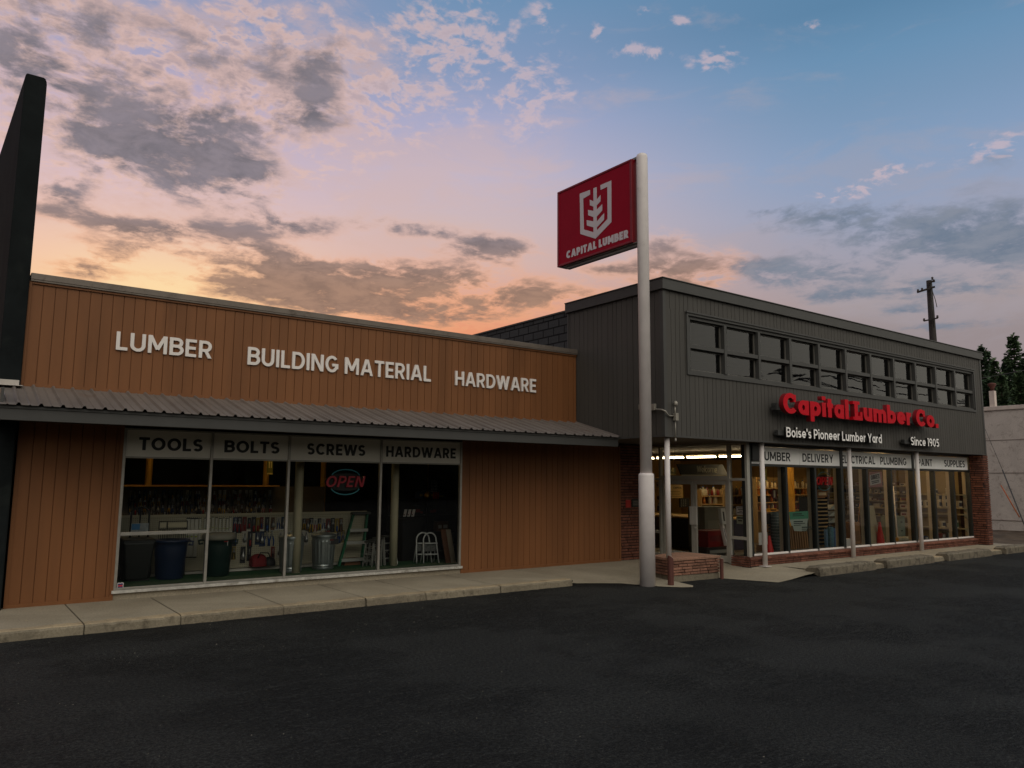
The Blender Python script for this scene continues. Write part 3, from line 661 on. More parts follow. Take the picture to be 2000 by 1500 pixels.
# shell and inside
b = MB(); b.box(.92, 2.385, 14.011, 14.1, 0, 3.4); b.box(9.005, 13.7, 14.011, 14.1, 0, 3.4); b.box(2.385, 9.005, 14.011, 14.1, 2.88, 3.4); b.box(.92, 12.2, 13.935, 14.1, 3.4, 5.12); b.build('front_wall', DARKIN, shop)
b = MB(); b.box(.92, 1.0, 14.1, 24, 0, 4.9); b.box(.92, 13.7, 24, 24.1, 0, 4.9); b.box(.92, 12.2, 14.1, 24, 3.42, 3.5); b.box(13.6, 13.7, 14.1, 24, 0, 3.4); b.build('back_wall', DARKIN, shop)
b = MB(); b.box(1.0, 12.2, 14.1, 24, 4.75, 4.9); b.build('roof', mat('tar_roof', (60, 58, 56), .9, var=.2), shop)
CARPET = mat('green_turf_carpet', (24, 80, 40), .95, var=.25, vscale=14, bump=.4, bscale=160)
b = MB(); b.box(1.0, 13.6, 14.05, 15.55, 0, .27); b.build('display_platform', CARPET, shop)
b = MB(); b.box(1.0, 13.6, 15.55, 24, 0, .03); b.build('floor', mat('shop_floor', (70, 64, 56), .6, var=.15), shop)

# dark fin wall rising past the left end
fin = thing('fin_wall', 'tall dark slab wall with rounded top standing past left end of the brown shop', 'wall', (.7, 15.6, 0))
b = MB()
def finpt(t, z): return None
xl = lambda y: .585-(y-13.76)*.036
rr = .10
prof_t = [(0, 8.28)]+[(0+rr-rr*math.cos(R(a)), 8.36+rr*math.sin(R(a))-.02) for a in (10, 35, 60, 90)]+[(1-rr*1.6+rr*1.6*math.sin(R(a)), 8.36+rr*math.cos(R(a))*1.2-.04) for a in (0, 30, 60, 85)]+[(1, 8.22)]
def ring(y): 
    x0, x1 = xl(y), .885+(0 if y < 14 else -.02)
    return [(x0, y, .0)]+[(x0+(x1-x0)*(t if t > .5 else t), y, z) for t, z in prof_t]+[(x1, y, 0)]
ys = [13.8, 19.5]
b.hexa(ring(ys[0]), ring(ys[1]))
b.build('wall_slab', FINM, fin, bevel=.02)

# ================================================================== dark store on the right
YF, XC, XE = 11.10, 12.25, 27.76
store = thing('dark_store', 'charcoal two storey store with long upper window band over a glazed brick based shopfront', 'building', (20, 15, 0))
ZB, ZTOP = 3.03, 6.22
wx0, wx1, wz0, wz1 = 12.98, 27.2, 4.42, 5.82
b = MB()
b.grooved('X', XC+.08, wx0, wz0, wz1, YF, -1, .15, .013, .022, jit=.02)
b.grooved('X', wx1, XE-.08, wz0, wz1, YF, -1, .15, .013, .022, jit=.02)
b.grooved('X', XC+.08, XE-.08, ZB+.04, wz0, YF, -1, .15, .013, .022, jit=.02)
b.grooved('X', XC+.08, XE-.08, wz1, ZTOP, YF, -1, .15, .013, .022, jit=.02)
b.build('front_siding', CHAR, store)
b = MB(); b.grooved('Y', YF+.08, 14.22, ZB+.04, ZTOP, XC, -1, .165, .014, .022, jit=.025); b.build('side_siding', CHAR, store)
b = MB(); b.box(XC-.012, XC+.08, YF-.012, YF+.08, ZB+.04, ZTOP); b.box(XE-.08, XE+.012, YF-.012, YF+.08, ZB+.04, ZTOP); b.box(XC-.010, XE+.01, YF-.015, YF+.03, ZB, ZB+.04); b.box(XC-.010, XC+.03, YF+.03, 14.22, ZB, ZB+.04); b.box(XC-.011, XC+.03, 14.20, 14.25, 3.4, ZTOP); b.build('corner_trim', CHARTRIM, store)
b = MB(); b.box(XC-.07, XE+.07, YF-.07, YF+.25, ZTOP, 6.45); b.box(XC-.07, XC+.25, YF+.25, 14.27, ZTOP, 6.45); b.box(XC-.09, XE+.09, YF-.09, YF+.26, 6.45, 6.475); b.box(XC-.09, XC+.26, YF+.26, 14.27, 6.45, 6.475); b.build('coping', CHARTRIM, store, bevel=.006)
b = MB(); b.box(XC, XC+.2, 14.25, 30, 3.4, 6.27); b.build('block_wall', block_mat('dark_block', (62, 62, 64), (20, 20, 21), .42, .205, 'Y', .02), store)
b = MB(); b.box(XC-.03, XC+.22, 14.27, 30, 6.27, 6.31); b.build('wall_cap', CHARTRIM, store)
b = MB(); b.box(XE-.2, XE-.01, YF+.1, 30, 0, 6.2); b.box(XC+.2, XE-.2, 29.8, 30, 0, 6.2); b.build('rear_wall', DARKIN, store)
b = MB(); b.box(XC+.2, XE-.2, YF+.25, 29.8, 6.05, 6.2); b.build('roof', mat('tar_roof', (60, 58, 56)), store)
b = MB(); b.box(XC+.02, XE-.2, YF+.04, 29.8, ZB+.005, ZB+.03); b.build('soffit', SOFF, store)
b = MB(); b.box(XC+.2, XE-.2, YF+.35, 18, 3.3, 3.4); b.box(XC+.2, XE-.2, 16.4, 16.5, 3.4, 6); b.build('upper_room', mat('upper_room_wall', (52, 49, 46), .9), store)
# upper window band
bp, x00 = 1.277, 13.075
b = MB()
b.box(wx0, wx1, YF-.03, YF+.02, wz1-.07, wz1); b.box(wx0, wx1, YF-.03, YF+.02, wz0, wz0+.07); b.box(wx0, wx0+.06, YF-.03, YF+.02, wz0+.07, wz1-.07); b.box(wx1-.06, wx1, YF-.03, YF+.02, wz0+.07, wz1-.07)
b.box(wx0+.02, wx1-.02, YF+.02, YF+.2, wz1-.14, wz1-.02); b.box(wx0+.02, wx1-.02, YF+.02, YF+.2, wz0+.02, wz0+.12)
b.box(wx0-.03, wx1+.03, YF-.055, YF-.03, wz1-.015, wz1+.02)
xb = [x00+bp*k for k in range(12)]
zmid = 5.075
for x in xb: b.box(x-.045, x+.045, YF+.0, YF+.2, wz0+.12, wz1-.14)
b.box(wx0+.02, xb[0]-.045, YF+.03, YF+.2, wz0+.12, wz1-.14); b.box(xb[-1]+.045, wx1-.02, YF+.03, YF+.2, wz0+.12, wz1-.14)
for x0, x1 in zip(xb, xb[1:]): b.box(x0+.045, x1-.045, YF+.01, YF+.2, zmid-.045, zmid+.045)
uw = b.build('upper_window', CHARTRIM, store)
for x0, x1 in zip(xb, xb[1:]):
    for z0, z1 in ((wz0+.12, zmid-.045), (zmid+.045, wz1-.14)):
        b = MB(); t = .03
        xa, xc2 = x0+.045, x1-.045
        b.box(xa, xa+t, YF+.11, YF+.15, z0, z1, 1); b.box(xc2-t, xc2, YF+.11, YF+.15, z0, z1, 1); b.box(xa+t, xc2-t, YF+.11, YF+.15, z0, z0+t, 1); b.box(xa+t, xc2-t, YF+.11, YF+.15, z1-t, z1, 1)
        d = [random.uniform(-.004, .004) for _ in range(4)]
        b.face([(xa+t, YF+.13+d[0], z0+t), (xc2-t, YF+.13+d[1], z0+t), (xc2-t, YF+.13+d[2], z1-t), (xa+t, YF+.13+d[3], z1-t)], 0)
        b.build('pane', [GLASSU, mat('sash_bead', (96, 92, 86), .6)], uw, fix=False)
# shopfront glazing
YG = 11.55
mx = [PY(u, v, YG).x for u, v in ((1539, 1074), (1596, 1071), (1698, 1065), (1746, 1061), (1830, 1055.5), (1868, 1052.5))]
thick = [PY(1648, 1068, YG).x, PY(1789, 1058, YG).x]
xL, xR = 15.72, 27.42
zs, zh = .375, 2.475
b = MB()
b.box(xL-.16, xL, YG-.06, YG+.10, .13, ZB); b.box(xL-.19, xL-.16, YG-.06, YG+.10, .13, ZB)
b.box(xR, xR+.1, YG-.04, YG+.1, zs, ZB)
for x in thick: b.box(x-.06, x+.06, YG-.05, YG+.1, zs, ZB)
for x in mx: b.box(x-.04, x+.04, YG-.04, YG+.1, zs, zh)
allx = sorted([xL]+thick+[xR])
for a, c in zip(allx, allx[1:]): b.box(a+(.06 if a in thick else 0), c-(.06 if c in thick else 0), YG-.045, YG+.1, zh, zh+.06)
b.box(xL, xR, YG-.04, YG+.1, 2.965, ZB)
sf = b.build('shopfront_frame', BLACKFR, store, bevel=.004)
for x in mx+thick+[xR]:
    b = MB(); b.box(x-.035, x+.035, YG+.102, YG+.20, zs, zh+.4); b.build('inner_stud', mat('beige_stud', (206, 190, 160), .7, var=.08), store)
cuts = sorted([(xL, xL)]+[(x-.04, x+.04) for x in mx]+[(x-.06, x+.06) for x in thick]+[(xR, xR)])
for (a0, a1), (c0, c1) in zip(cuts, cuts[1:]):
    b = MB(); b.face([(a1, YG+.02, zs), (c0, YG+.02, zs), (c0, YG+.02, zh), (a1, YG+.02, zh)]); b.build('pane', GLASS, sf, fix=False)
    b = MB(); b.box(a1+.003, c0-.003, YG-.05, YG+.0, zs-.03, zs+.012); b.build('sill', WHITEL, sf, bevel=.004)
b = MB(); b.box(xL-.2, xR+.1, YG-.06, YG+.1, zs-.09, zs-.031); b.build('sill_channel', mat('grey_sill', (92, 90, 88), .6, var=.1), sf)
# brick ledge, pier, corner post base
b = MB(); b.bricks((15.45, 11.42, .118), (1, 0, 0), (0, -1, 0), 12.0, .165, .3, .055, .02); b.box(15.45, 27.45, 11.42, YG+.1, .05, .26, 1)
for i in range(44):
    x0 = 15.43+i*.2735; j = random.uniform(-.008, .008)
    b.hexa([(x0, 11.375+j, .275), (x0+.268, 11.375+j, .275), (x0+.268, YG, .275), (x0, YG, .275)], [(x0, 11.385+j, .312), (x0+.268, 11.385+j, .312), (x0+.268, YG-.02, .345), (x0, YG-.02, .345)])
b.bricks((15.45, 11.95, .1), (0, -1, 0), (-1, 0, 0), .53, .25, .24, .055, .02)
b.build('brick_ledge', [BRICKD, MORTAR], store)
b = MB(); px0, px1 = 27.47, 27.84
b.box(px0, px1, 11.12, 11.9, .0, ZB, 1)
b.bricks((px0, 11.12, .05), (1, 0, 0), (0, -1, 0), px1-px0, ZB-.06, .26, .074, .03, .022); b.bricks((px0, 11.75, .05), (0, -1, 0), (-1, 0, 0), .65, ZB-.06, .26, .074, .03, .022)
b.build('brick_pier', [BRICKD, MORTAR], store)
b = MB(); b.box(13.70, 14.72, 14.0, 14.12, 0, ZB, 1); b.bricks((13.735, 14.0, .13), (1, 0, 0), (0, -1, 0), .96, ZB-.14, .34, .07, .03, .02); b.box(14.62, 14.72, 14.12, 15.05, 0, ZB, 1); b.build('brick_wall', [BRICKD, MORTAR], store)
# posts carrying the overhang
posts = [(12.45, 11.23, .5), (15.82, 11.27, .118), (19.68, 11.27, .118), (23.36, 11.25, .118)]
for i, (x, y, z) in enumerate(posts):
    b = MB(); b.tube([(x, y, z), (x, y, ZB+.004)], .058, 20)
    if i == 1: b.box(x-.1, x+.1, y-.1, y+.1, z+.001, z+.012)
    b.build('porch_post', WHITEP, store)
# entrance: a glazed wall set back at right angles to the shopfront
XD = 15.55
b = MB()
ym = [11.50, 12.02, 14.26, 14.92]
for y in ym: b.box(XD-.05, XD+.06, y-.035, y+.035, .13, 2.985)
b.box(XD-.05, XD+.06, ym[0]-.035, ym[-1]+.035, 2.985, ZB)
b.box(XD-.049, XD+.059, ym[1]+.035, ym[2]-.035, 2.13, 2.24)
for a, c in ((ym[0], ym[1]), (ym[2], ym[3])):
    b.box(XD-.049, XD+.059, a+.035, c-.035, 2.12, 2.18); b.box(XD-.045, XD+.055, a+.035, c-.035, .72, .79); b.box(XD-.049, XD+.059, a+.035, c-.035, .13, .21)
ef = b.build('entrance_frame', ALUD, store, bevel=.004)
def pane_x(y0, y1, z0, z1, par, x=XD):
    b = MB(); b.face([(x, y0, z0), (x, y0, z1), (x, y1, z1), (x, y1, z0)]); b.build('pane', GLASS, par, fix=False)
for a, c in ((ym[0], ym[1]), (ym[2], ym[3])):
    for z0, z1 in ((.21, .72), (.79, 2.12), (2.18, 2.985)): pane_x(a+.035, c-.035, z0, z1, ef)
pane_x(ym[1]+.035, ym[2]-.035, 2.24, 2.985, ef)
yc = 13.14
for (y0, y1, hy) in ((ym[1]+.04, yc-.004, yc-.06), (yc+.004, ym[2]-.04, yc+.06)):
    b = MB(); st = .085
    b.box(XD-.025, XD+.025, y0, y0+st, .15, 2.125); b.box(XD-.025, XD+.025, y1-st, y1, .15, 2.125)
    b.box(XD-.024, XD+.024, y0+st, y1-st, .15, .30); b.box(XD-.024, XD+.024, y0+st, y1-st, 2.02, 2.125)
    d = b.build('door', ALUD, store, bevel=.004); pane_x(y0+st, y1-st, .30, 2.02, d)
    b = MB(); b.box(XD-.05, XD-.027, hy-.06, hy+.06, 1.0, 1.46); b.box(XD-.056, XD-.05, hy-.05, hy+.05, 1.02, 1.44); b.build('pull_plate', mat('brushed_plate', (196, 192, 184), .5, .3), d, bevel=.004)
    if hy < yc:
        b = MB(); b.tube([(XD-.026, y1-.045, .93), (XD-.045, y1-.045, .93)], .022, 14); b.build('lock', mat('brushed_plate', (150, 148, 142)), d)
# inside of the store
b = MB(); b.box(15.6, XE-.2, 11.66, 29.8, -.02, .125); b.box(14.72, 15.6, 14.95, 29.8, -.02, .125); b.build('floor', mat('store_floor', (112, 98, 80), .45, var=.2, vscale=2), store)
b = MB(); b.box(14.74, 14.82, 14.95, 29.8, .12, ZB); b.box(14.82, 27.5, 24.0, 24.1, .12, ZB); b.box(27.5, 27.558, 11.7, 24.0, .12, ZB); b.build('interior_wall', mat('tan_store_wall', (176, 140, 84), .8, var=.1), store)
# ================================================================== signs on the walls
def word_sign(txt, x0, x1, z, h, y, depth, m, label, w=.2, gap=.1, name='letter_sign'):
    t = thing(name, label, 'sign', ((x0+x1)/2, y, z)); text_on(txt, (x0, y, z), (x1, y, z), h, depth, m, t, w=w, gap=gap); return t
word_sign('LUMBER', 2.16, 3.68, 4.17, .305, 13.898, .035, WHITEL, 'raised white letters LUMBER on the brown upper wall', .165, .12)
word_sign('BUILDING MATERIAL', 4.31, 8.14, 4.13, .325, 13.898, .035, WHITEL, 'raised white letters BUILDING MATERIAL in the middle of the brown upper wall', .165, .12)
word_sign('HARDWARE', 8.75, 10.96, 4.11, .31, 13.898, .035, WHITEL, 'raised white letters HARDWARE on the right end of the brown upper wall', .165, .12)
RACE = mat('grey_raceway', (58, 58, 57), .5, .2, var=.1); BLKRET = mat('black_letter_return', (14, 14, 14), .5); WHITEB = mat('bright_white_acrylic', (240, 236, 232), .4)
def raceway_sign(txt, x0, x1, z, h, y, depth, m, label, w, gap, r0, r1, rz0, rz1, back, side):
    t = thing('raceway_sign', label, 'sign', ((x0+x1)/2, y, z))
    letter = text_on(txt, (x0, y, z), (x1, y, z), h, depth, m, t, w=w, gap=gap, side=side)
    b = MB(); b.box(r0, r1, y+.002, y+back, rz0, rz1)
    for k in range(2): b.box(r0-.012, r0, y+.03, y+back-.02, rz0+.012+k*(rz1-rz0)*.55, rz0+.03+k*(rz1-rz0)*.55)
    n = max(2, int((r1-r0)/.9))
    for k in range(n): x = r0+.15+(r1-r0-.3)*k/(n-1); b.box(x-.03, x+.03, y+back, YF+.001, (rz0+rz1)/2-.03, (rz0+rz1)/2+.03)
    b.build('raceway', RACE, t, bevel=.004); return t, letter
t, L = raceway_sign('Capital Lumber Co.', 15.98, 23.74, 3.725, .50, 10.86, .12, REDL, 'large red channel letters Capital Lumber Co. on the charcoal siding', .225, .075, 15.9, 23.5, 3.80, 3.97, .16, mat('red_letter_return', (120, 14, 24), .45))
# slab serifs on the second capital L
lv = [v.co for v in L[7].data.vertices]; lx0, lx1 = min(v.x for v in lv), max(v.x for v in lv); ox, oz = t.location.x, t.location.z
sw = .225*.5
for q in ((ox+lx0-.06, ox+lx0+.27, 3.725+.5-sw*.75, 3.725+.499), (ox+lx0-.06, ox+lx0+.02, 3.726, 3.725+sw*.75), (ox+lx1-.10, ox+lx1-.002, 3.73, 3.725+.23)):
    b = MB(); b.box(q[0], q[1], 10.862-.118, 10.862, q[2], q[3]); b.build('serif', REDL, t)
cv = [v.co for v in L[0].data.vertices]; cx1 = max(v.x for v in cv)
for k in (0, 13):
    cv = [v.co for v in L[k].data.vertices]; cx1 = max(v.x for v in cv)
    b = MB(); b.box(ox+cx1-.09, ox+cx1+.005, 10.862-.117, 10.862, 3.725+.29, 3.725+.47); b.build('serif', REDL, t)
raceway_sign("Boise's Pioneer Lumber Yard", 16.24, 20.66, 3.172, .24, 10.93, .07, WHITEB, "small white raised letters Boise's Pioneer Lumber Yard under the red sign", .165, .10, 16.02, 20.62, 3.21, 3.33, .11, BLKRET)
raceway_sign('Since 1905', 22.27, 23.97, 3.175, .24, 10.93, .07, WHITEB, 'small white raised letters Since 1905 under the red sign', .165, .10, 22.05, 23.93, 3.21, 3.33, .11, BLKRET)
# printed fascia panels over the display window
for txt, (a, c), (u0, u1, vb), lab in (
    ('TOOLS', (xm[0], xm[1]), (270.3, 395.6, 881), 'grey window panel printed TOOLS at the left end of the brown shop window'),
    ('BOLTS', (xm[1], xm[2]), (437.6, 545.6, 885), 'grey window panel printed BOLTS beside the TOOLS panel'),
    ('SCREWS', (xm[2], xm[3]), (599.3, 713.2, 890.5), 'wide grey window panel printed SCREWS over the neon open sign'),
    ('HARDWARE', (xm[3], xm[4]), (753.8, 889.9, 895), 'grey window panel printed HARDWARE in black above the glass')):
    t = thing('sign_panel', lab, 'sign', ((a+c)/2, 13.96, 2.43), group='panels over the brown shop window')
    b = MB(); b.box(a+.025, c-.025, 13.955, 13.985, 2.432, 2.868); b.build('panel', PANELD, t)
    q0, q1 = PY(u0, vb, 13.955), PY(u1, vb, 13.955)
    text_on(txt, (q0.x, 13.9545, 2.54), (q1.x, 13.9545, 2.54), .215, .002, BLACKL, t, w=.205, gap=.10, split=False)
px = [15.74, PY(1559.5, 890, YG).x, thick[0], PY(1711.5, 895, YG).x, thick[1], PY(1837.5, 900, YG).x, 27.34]
for i, (txt, u0, u1, vb, lab) in enumerate((
    ('LUMBER', 1485, 1544, 899, 'white shopfront panel printed LUMBER next to the entrance'),
    ('DELIVERY', 1567.8, 1627.8, 901, 'white shopfront panel printed DELIVERY above the neon sign'),
    ('ELECTRICAL', 1643.7, 1709.6, 905, 'white shopfront panel printed ELECTRICAL partly behind a post'),
    ('PLUMBING', 1719.9, 1770.7, 909, 'white shopfront panel printed PLUMBING right of ELECTRICAL'),
    ('PAINT', 1793.5, 1821.3, 912, 'white shopfront panel printed PAINT partly behind a post'),
    ('SUPPLIES', 1845, 1884.9, 914, 'white shopfront panel printed SUPPLIES beside the brick pier'))):
    x0, x1 = px[i]+(.065 if i in (2, 4) else .006), px[i+1]-(.065 if i in (1, 3) else .006)
    t = thing('sign_panel', lab, 'sign', ((x0+x1)/2, YG, 2.535), group='panels over the shopfront glass')
    b = MB(); b.box(x0, x1, YG-.025, YG+.02, 2.54, 2.945 if i != 0 else 2.955); b.build('panel', PANELW, t)
    q0, q1 = PY(u0, vb, YG-.03), PY(u1, vb, YG-.03)
    text_on(txt, (q0.x, YG-.0255, 2.62), (q1.x, YG-.0255, 2.62), .22, .002, BLACKL, t, w=.18, gap=.11, split=False)
b = MB(); b.box(xL, xL+.45, YG-.09, YG-.03, 2.60, 3.02); o = b.build('floodlight_box', mat('black_box', (26, 27, 26), .5, var=.1), None, bevel=.01); centre(o); tag(o, 'small black box fixed over the left corner of the LUMBER panel', 'box')

# ================================================================== pole sign
PXc, PYc = 11.645, 11.08
ps = thing('pole_sign', 'tall white pole carrying a red Capital Lumber sign with grey tree emblem', 'sign', (PXc, PYc, 0))
POLEP = mat('white_pole_paint', (216, 207, 204), .5, var=.07, vscale=3, dirt=(146, 132, 120), dscale=2.2, dlo=.6, dhi=.9, bump=.04, bscale=30)
b = MB(); b.tube([(PXc, PYc, 2.2), (PXc, PYc, 9.02), (PXc, PYc, 9.08), (PXc, PYc, 9.11)], [.122, .122, .115, .08], 32); b.build('pole', POLEP, ps)
b = MB(); b.lathe((PXc, PYc, 0), [(.158, .0), (.158, 2.20), (.154, 2.235), (.14, 2.25), (.1225, 2.252)], 32); b.build('pole_sleeve', POLEP, ps)
sy0, sy1, sz0, sz1 = 11.26, 13.74, 7.16, 9.03; sx0, sx1 = PXc-.14, PXc+.14
b = MB(); fr = .05
b.box(sx0+.012, sx1-.012, sy0, sy1, sz0+fr, sz1-fr)
for y0, y1, z0, z1 in ((sy0-.01, sy1+.01, sz0, sz0+fr), (sy0-.01, sy1+.01, sz1-fr, sz1), (sy0-.01, sy0+fr, sz0+fr, sz1-fr), (sy1-fr, sy1+.01, sz0+fr, sz1-fr)): b.box(sx0-.01, sx1+.01, y0, y1, z0, z1)
b.build('cabinet', REDFR, ps, bevel=.008)
b = MB(); b.box(sx0+.004, sx0+.0115, sy0+fr, sy1-fr, sz0+fr, sz1-fr); sface = b.build('sign_face', REDSIGN, ps)
b = MB(); b.box(PXc-.05, PXc+.05, sy0-.2, sy1-.22, sz0-.075, sz0-.003); b.box(PXc-.1, PXc+.1, sy0-.1, sy1-.1, sz0-.02, sz0-.002); b.build('support_arm', mat('galvanised_arm', (128, 124, 118), .5, .4, var=.1), ps)
b = MB(); b.box(PXc-.05, PXc+.05, sy0-.12, sy0+.5, sz1+.002, sz1+.05); b.build('top_bracket', mat('galvanised_arm', (128, 124, 118)), ps)
EMB = mat('sign_grey_white', (196, 186, 190), .5, var=.03)
# emblem: half-open shield with a tree
xf = sx0+.003
def emb(u, v): q = PX(u, v, xf); return (sy0+sy1-q.y, q.z)          # mirrored y so that outlines read left to right
def epoly(pts): return [emb(1080+x/5, 280+y/5) for x, y in pts]
sh = [epoly([(362, 455), (262, 492), (268, 885), (416, 931), (572, 768), (570, 362), (464, 408), (466, 455), (532, 424), (534, 738), (430, 850), (430, 820), (500, 745), (500, 682), (428, 765), (428, 716), (482, 655), (481, 595), (428, 648), (428, 605), (465, 566), (464, 505), (428, 550), (427, 428), (396, 438), (396, 566), (360, 550), (362, 605), (396, 618), (396, 660), (343, 650), (345, 702), (396, 720), (396, 762), (330, 750), (332, 802), (396, 820), (396, 868), (302, 840), (297, 540), (364, 500)])]
me = flat_mesh([[(x-sy0, y) for x, y in l] for l in sh], .004, 'emblem')
me.transform(Matrix(((0, 0, -1, xf-PXc), (-1, 0, 0, sy1-PYc), (0, 1, 0, 0), (0, 0, 0, 1)))); me.materials.append(EMB)
o = bpy.data.objects.new('emblem', me); COL.objects.link(o); o.parent = sface
q0, q1 = PX(1080+132/5, 280+1130/5, xf), PX(1080+738/5, 280+918/5, xf)
zz = (q0.z+q1.z)/2
for o in text_on('CAPITAL LUMBER', (xf, q0.y, zz), (xf, q1.y, zz), .185, .004, EMB, ps, w=.28, gap=.09, split=False): o.parent = sface

# ================================================================== planter, bollards, kerb stops
pl = thing('brick_planter', 'low brick box planter with slab top at foot of the white pole', 'planter', (13.1, 11.6, 0))
b = MB(); A, Bq, Cq, D = (12.42, 11.13), (13.88, 11.06), (13.80, 12.05), (12.56, 11.9)
def inset(p, c, d): v = Vector((c[0]-p[0], c[1]-p[1], 0)).normalized()*d; return (p[0]+v.x, p[1]+v.y)
cen = (13.15, 11.65); core = [inset(p, cen, .04) for p in (A, Bq, Cq, D)]
b.hexa([(x, y, .12) for x, y in core], [(x, y, .43) for x, y in core], 1)
for p, q in ((A, Bq), (D, A), (Bq, Cq)):
    v = Vector((q[0]-p[0], q[1]-p[1], 0)); L = v.length; v.normalize(); n = Vector((v.y, -v.x, 0)); pp = Vector((*p, .13))-n*.03
    b.bricks(pp, v, n, L, .30, .29, .06, .036, .017, .009)
b.build('brickwork', [BRICK, MORTAR], pl)
b = MB(); b.hexa([(x, y, -.01) for x, y in core], [(x, y, .125) for x, y in core]); b.hexa([(A[0]+.01, A[1]+.012, -.01), (Bq[0], Bq[1]+.01, -.01), (Bq[0], Bq[1]+.1, -.01), (A[0]+.01, A[1]+.1, -.01)], [(A[0]+.01, A[1]+.012, .13), (Bq[0], Bq[1]+.01, .12), (Bq[0], Bq[1]+.1, .12), (A[0]+.01, A[1]+.1, .13)]); b.build('footing', CURB, pl)
b = MB(); edge = []
def rag(p, q, n): return [(p[0]+(q[0]-p[0])*i/n+random.uniform(-.018, .018), p[1]+(q[1]-p[1])*i/n+random.uniform(-.03, .012)) for i in range(n)]
o_ = lambda p, d=.03: (cen[0]+(p[0]-cen[0])*(1+d), cen[1]+(p[1]-cen[1])*(1+d))
edge = rag(o_(A), o_(Bq), 12)+rag(o_(Bq), o_(Cq), 8)+rag(o_(Cq), o_(D), 10)+rag(o_(D), o_(A), 8)
b.hexa([(x, y, .435) for x, y in edge], [(x+random.uniform(-.004, .004), y, .49+random.uniform(-.006, .006)) for x, y in edge])
b.build('slab_top', concrete_mat('planter_slab', (150, 112, 92), (128, 100, 84), (108, 80, 66), .5), pl, bevel=.008)
WOOD = mat('stained_timber', (84, 44, 34), .7, var=.3, vscale=5, stretch=(3, 3, .3), bump=.3, bscale=25)
CUTW = mat('cut_timber_end', (176, 150, 138), .8, var=.15, vscale=20)
def bollard(x, y, r, z0, z1, slant, label):
    t = thing('bollard', label, 'bollard', (x, y, z0), group='timber bollards by the planter'); b = MB(); n = 18; lo, hi = [], []
    for k in range(n):
        a = 2*math.pi*k/n; lo.append((x+r*math.cos(a), y+r*math.sin(a), z0)); hi.append((x+r*math.cos(a), y+r*math.sin(a), z1-slant*math.cos(a)*.9))
    b.hexa(lo, hi); b.build('post', WOOD, t, bevel=.006)
    b = MB(); b.hexa([(q[0]*.95+x*.05, q[1]*.95+y*.05, q[2]+.0005) for q in hi], [(q[0]*.93+x*.07, q[1]*.93+y*.07, q[2]+.006) for q in hi]); b.build('cut_top', CUTW, t)
bollard(12.02, 10.80, .062, .0, .56, .05, 'thicker brown timber bollard with slanting top in front of the planter corner')
bollard(13.80, 10.94, .040, .0, .435, .005, 'thin reddish timber bollard against the right corner of the planter')
STOPM = concrete_mat('stop_concrete', (122, 113, 98), (96, 88, 76), (66, 60, 52), .48)
for i, (x0, x1, lab) in enumerate(((16.05, 18.45, 'weathered concrete parking stop nearest the entrance, its end crumbled'), (19.0, 21.42, 'weathered concrete parking stop between the two middle white posts'), (22.25, 24.95, 'long concrete parking stop in front of the right hand post'), (25.95, 28.75, 'concrete parking stop at the far right beyond the brick pier'))):
    b = MB(); n = 26; secs = []
    for k in range(n+1):
        x = x0+(x1-x0)*k/n; j = lambda s=.008: random.uniform(-s, s); e = .03 if k in (0, n) else 0
        yo = 9.99+(.18 if i == 0 else .14)*max(0, 1-(x-x0)/.35)*.6
        secs.append([b.bm.verts.new(p) for p in ((x, 10.0+j(), -.01), (x+j(), 10.005+j(), .165-e+j()), (x+j(), 10.035+j(), .20-e+j()), (x+j(), 10.33+j(), .20-e+j()), (x, 10.36, .165-e), (x, 10.37, .1))])
    for a, c in zip(secs, secs[1:]):
        for q in range(5): b.bm.faces.new((a[q], a[q+1], c[q+1], c[q]))
    b.bm.faces.new(secs[0]); b.bm.faces.new(list(reversed(secs[-1])))
    o = b.build('parking_stop', STOPM, None); centre(o); tag(o, lab, 'parking stop', 'concrete parking stops along the storefront')
# ================================================================== small fittings
GALV = mat('grey_conduit', (140, 134, 124), .45, .3, var=.15)
cd = thing('conduit_run', 'grey electrical conduit with boxes bent round the corner of the charcoal siding', 'conduit', (12.3, 11.05, 3.0))
b = MB(); yy = YF-.04
b.tube([(XC-.06, 11.55, 3.62), (XC-.06, 11.3, 3.62), (XC-.06, 11.12, 3.60), (XC-.05, 11.03, 3.56), (XC+.02, yy-.02, 3.5), (XC+.1, yy, 3.475), (XC+.26, yy, 3.475)], .018, 10)
b.tube([(12.535, yy, 3.47), (12.535, yy, 3.72)], .016, 8); b.tube([(12.535, yy, 3.41), (12.535, yy, 2.98)], .012, 8); b.build('tube', GALV, cd)
b = MB(); b.box(12.49, 12.58, YF-.1, YF-.015, 3.38, 3.54); b.box(XC-.12, XC-.02, 11.45, 11.75, 3.64, 3.75); b.box(XC-.1, XC-.03, 11.30, 11.45, 3.60, 3.74); b.build('junction_box', GALV, cd, bevel=.006)
b = MB(); b.lathe((12.535, yy-.02, 3.69), [(.02, 0), (.045, .02), (.045, .08), (.02, .11)], 14); b.lathe((12.535, yy, 2.94), [(.018, 0), (.022, .02), (.018, .06)], 10); b.build('weather_head', GALV, cd)
pq = thing('wall_plaque', 'small red and black plaque on the brick wall beside the white pole', 'plaque', (14.15, 13.97, 1.5))
q0, q1 = PY(1222, 990, 13.96), PY(1249, 970, 13.96)
b = MB(); b.box(q0.x, q0.x+.17, 13.945, 13.968, q0.z-.02, q0.z+.17); b.build('red_plate', mat('plaque_red', (150, 22, 20), .5), pq, bevel=.03)
b = MB(); b.box(q0.x+.22, 14.66, 13.945, 13.968, q0.z-.01, q0.z+.20); pb = b.build('black_plate', BLACKL, pq, bevel=.004)
b = MB()
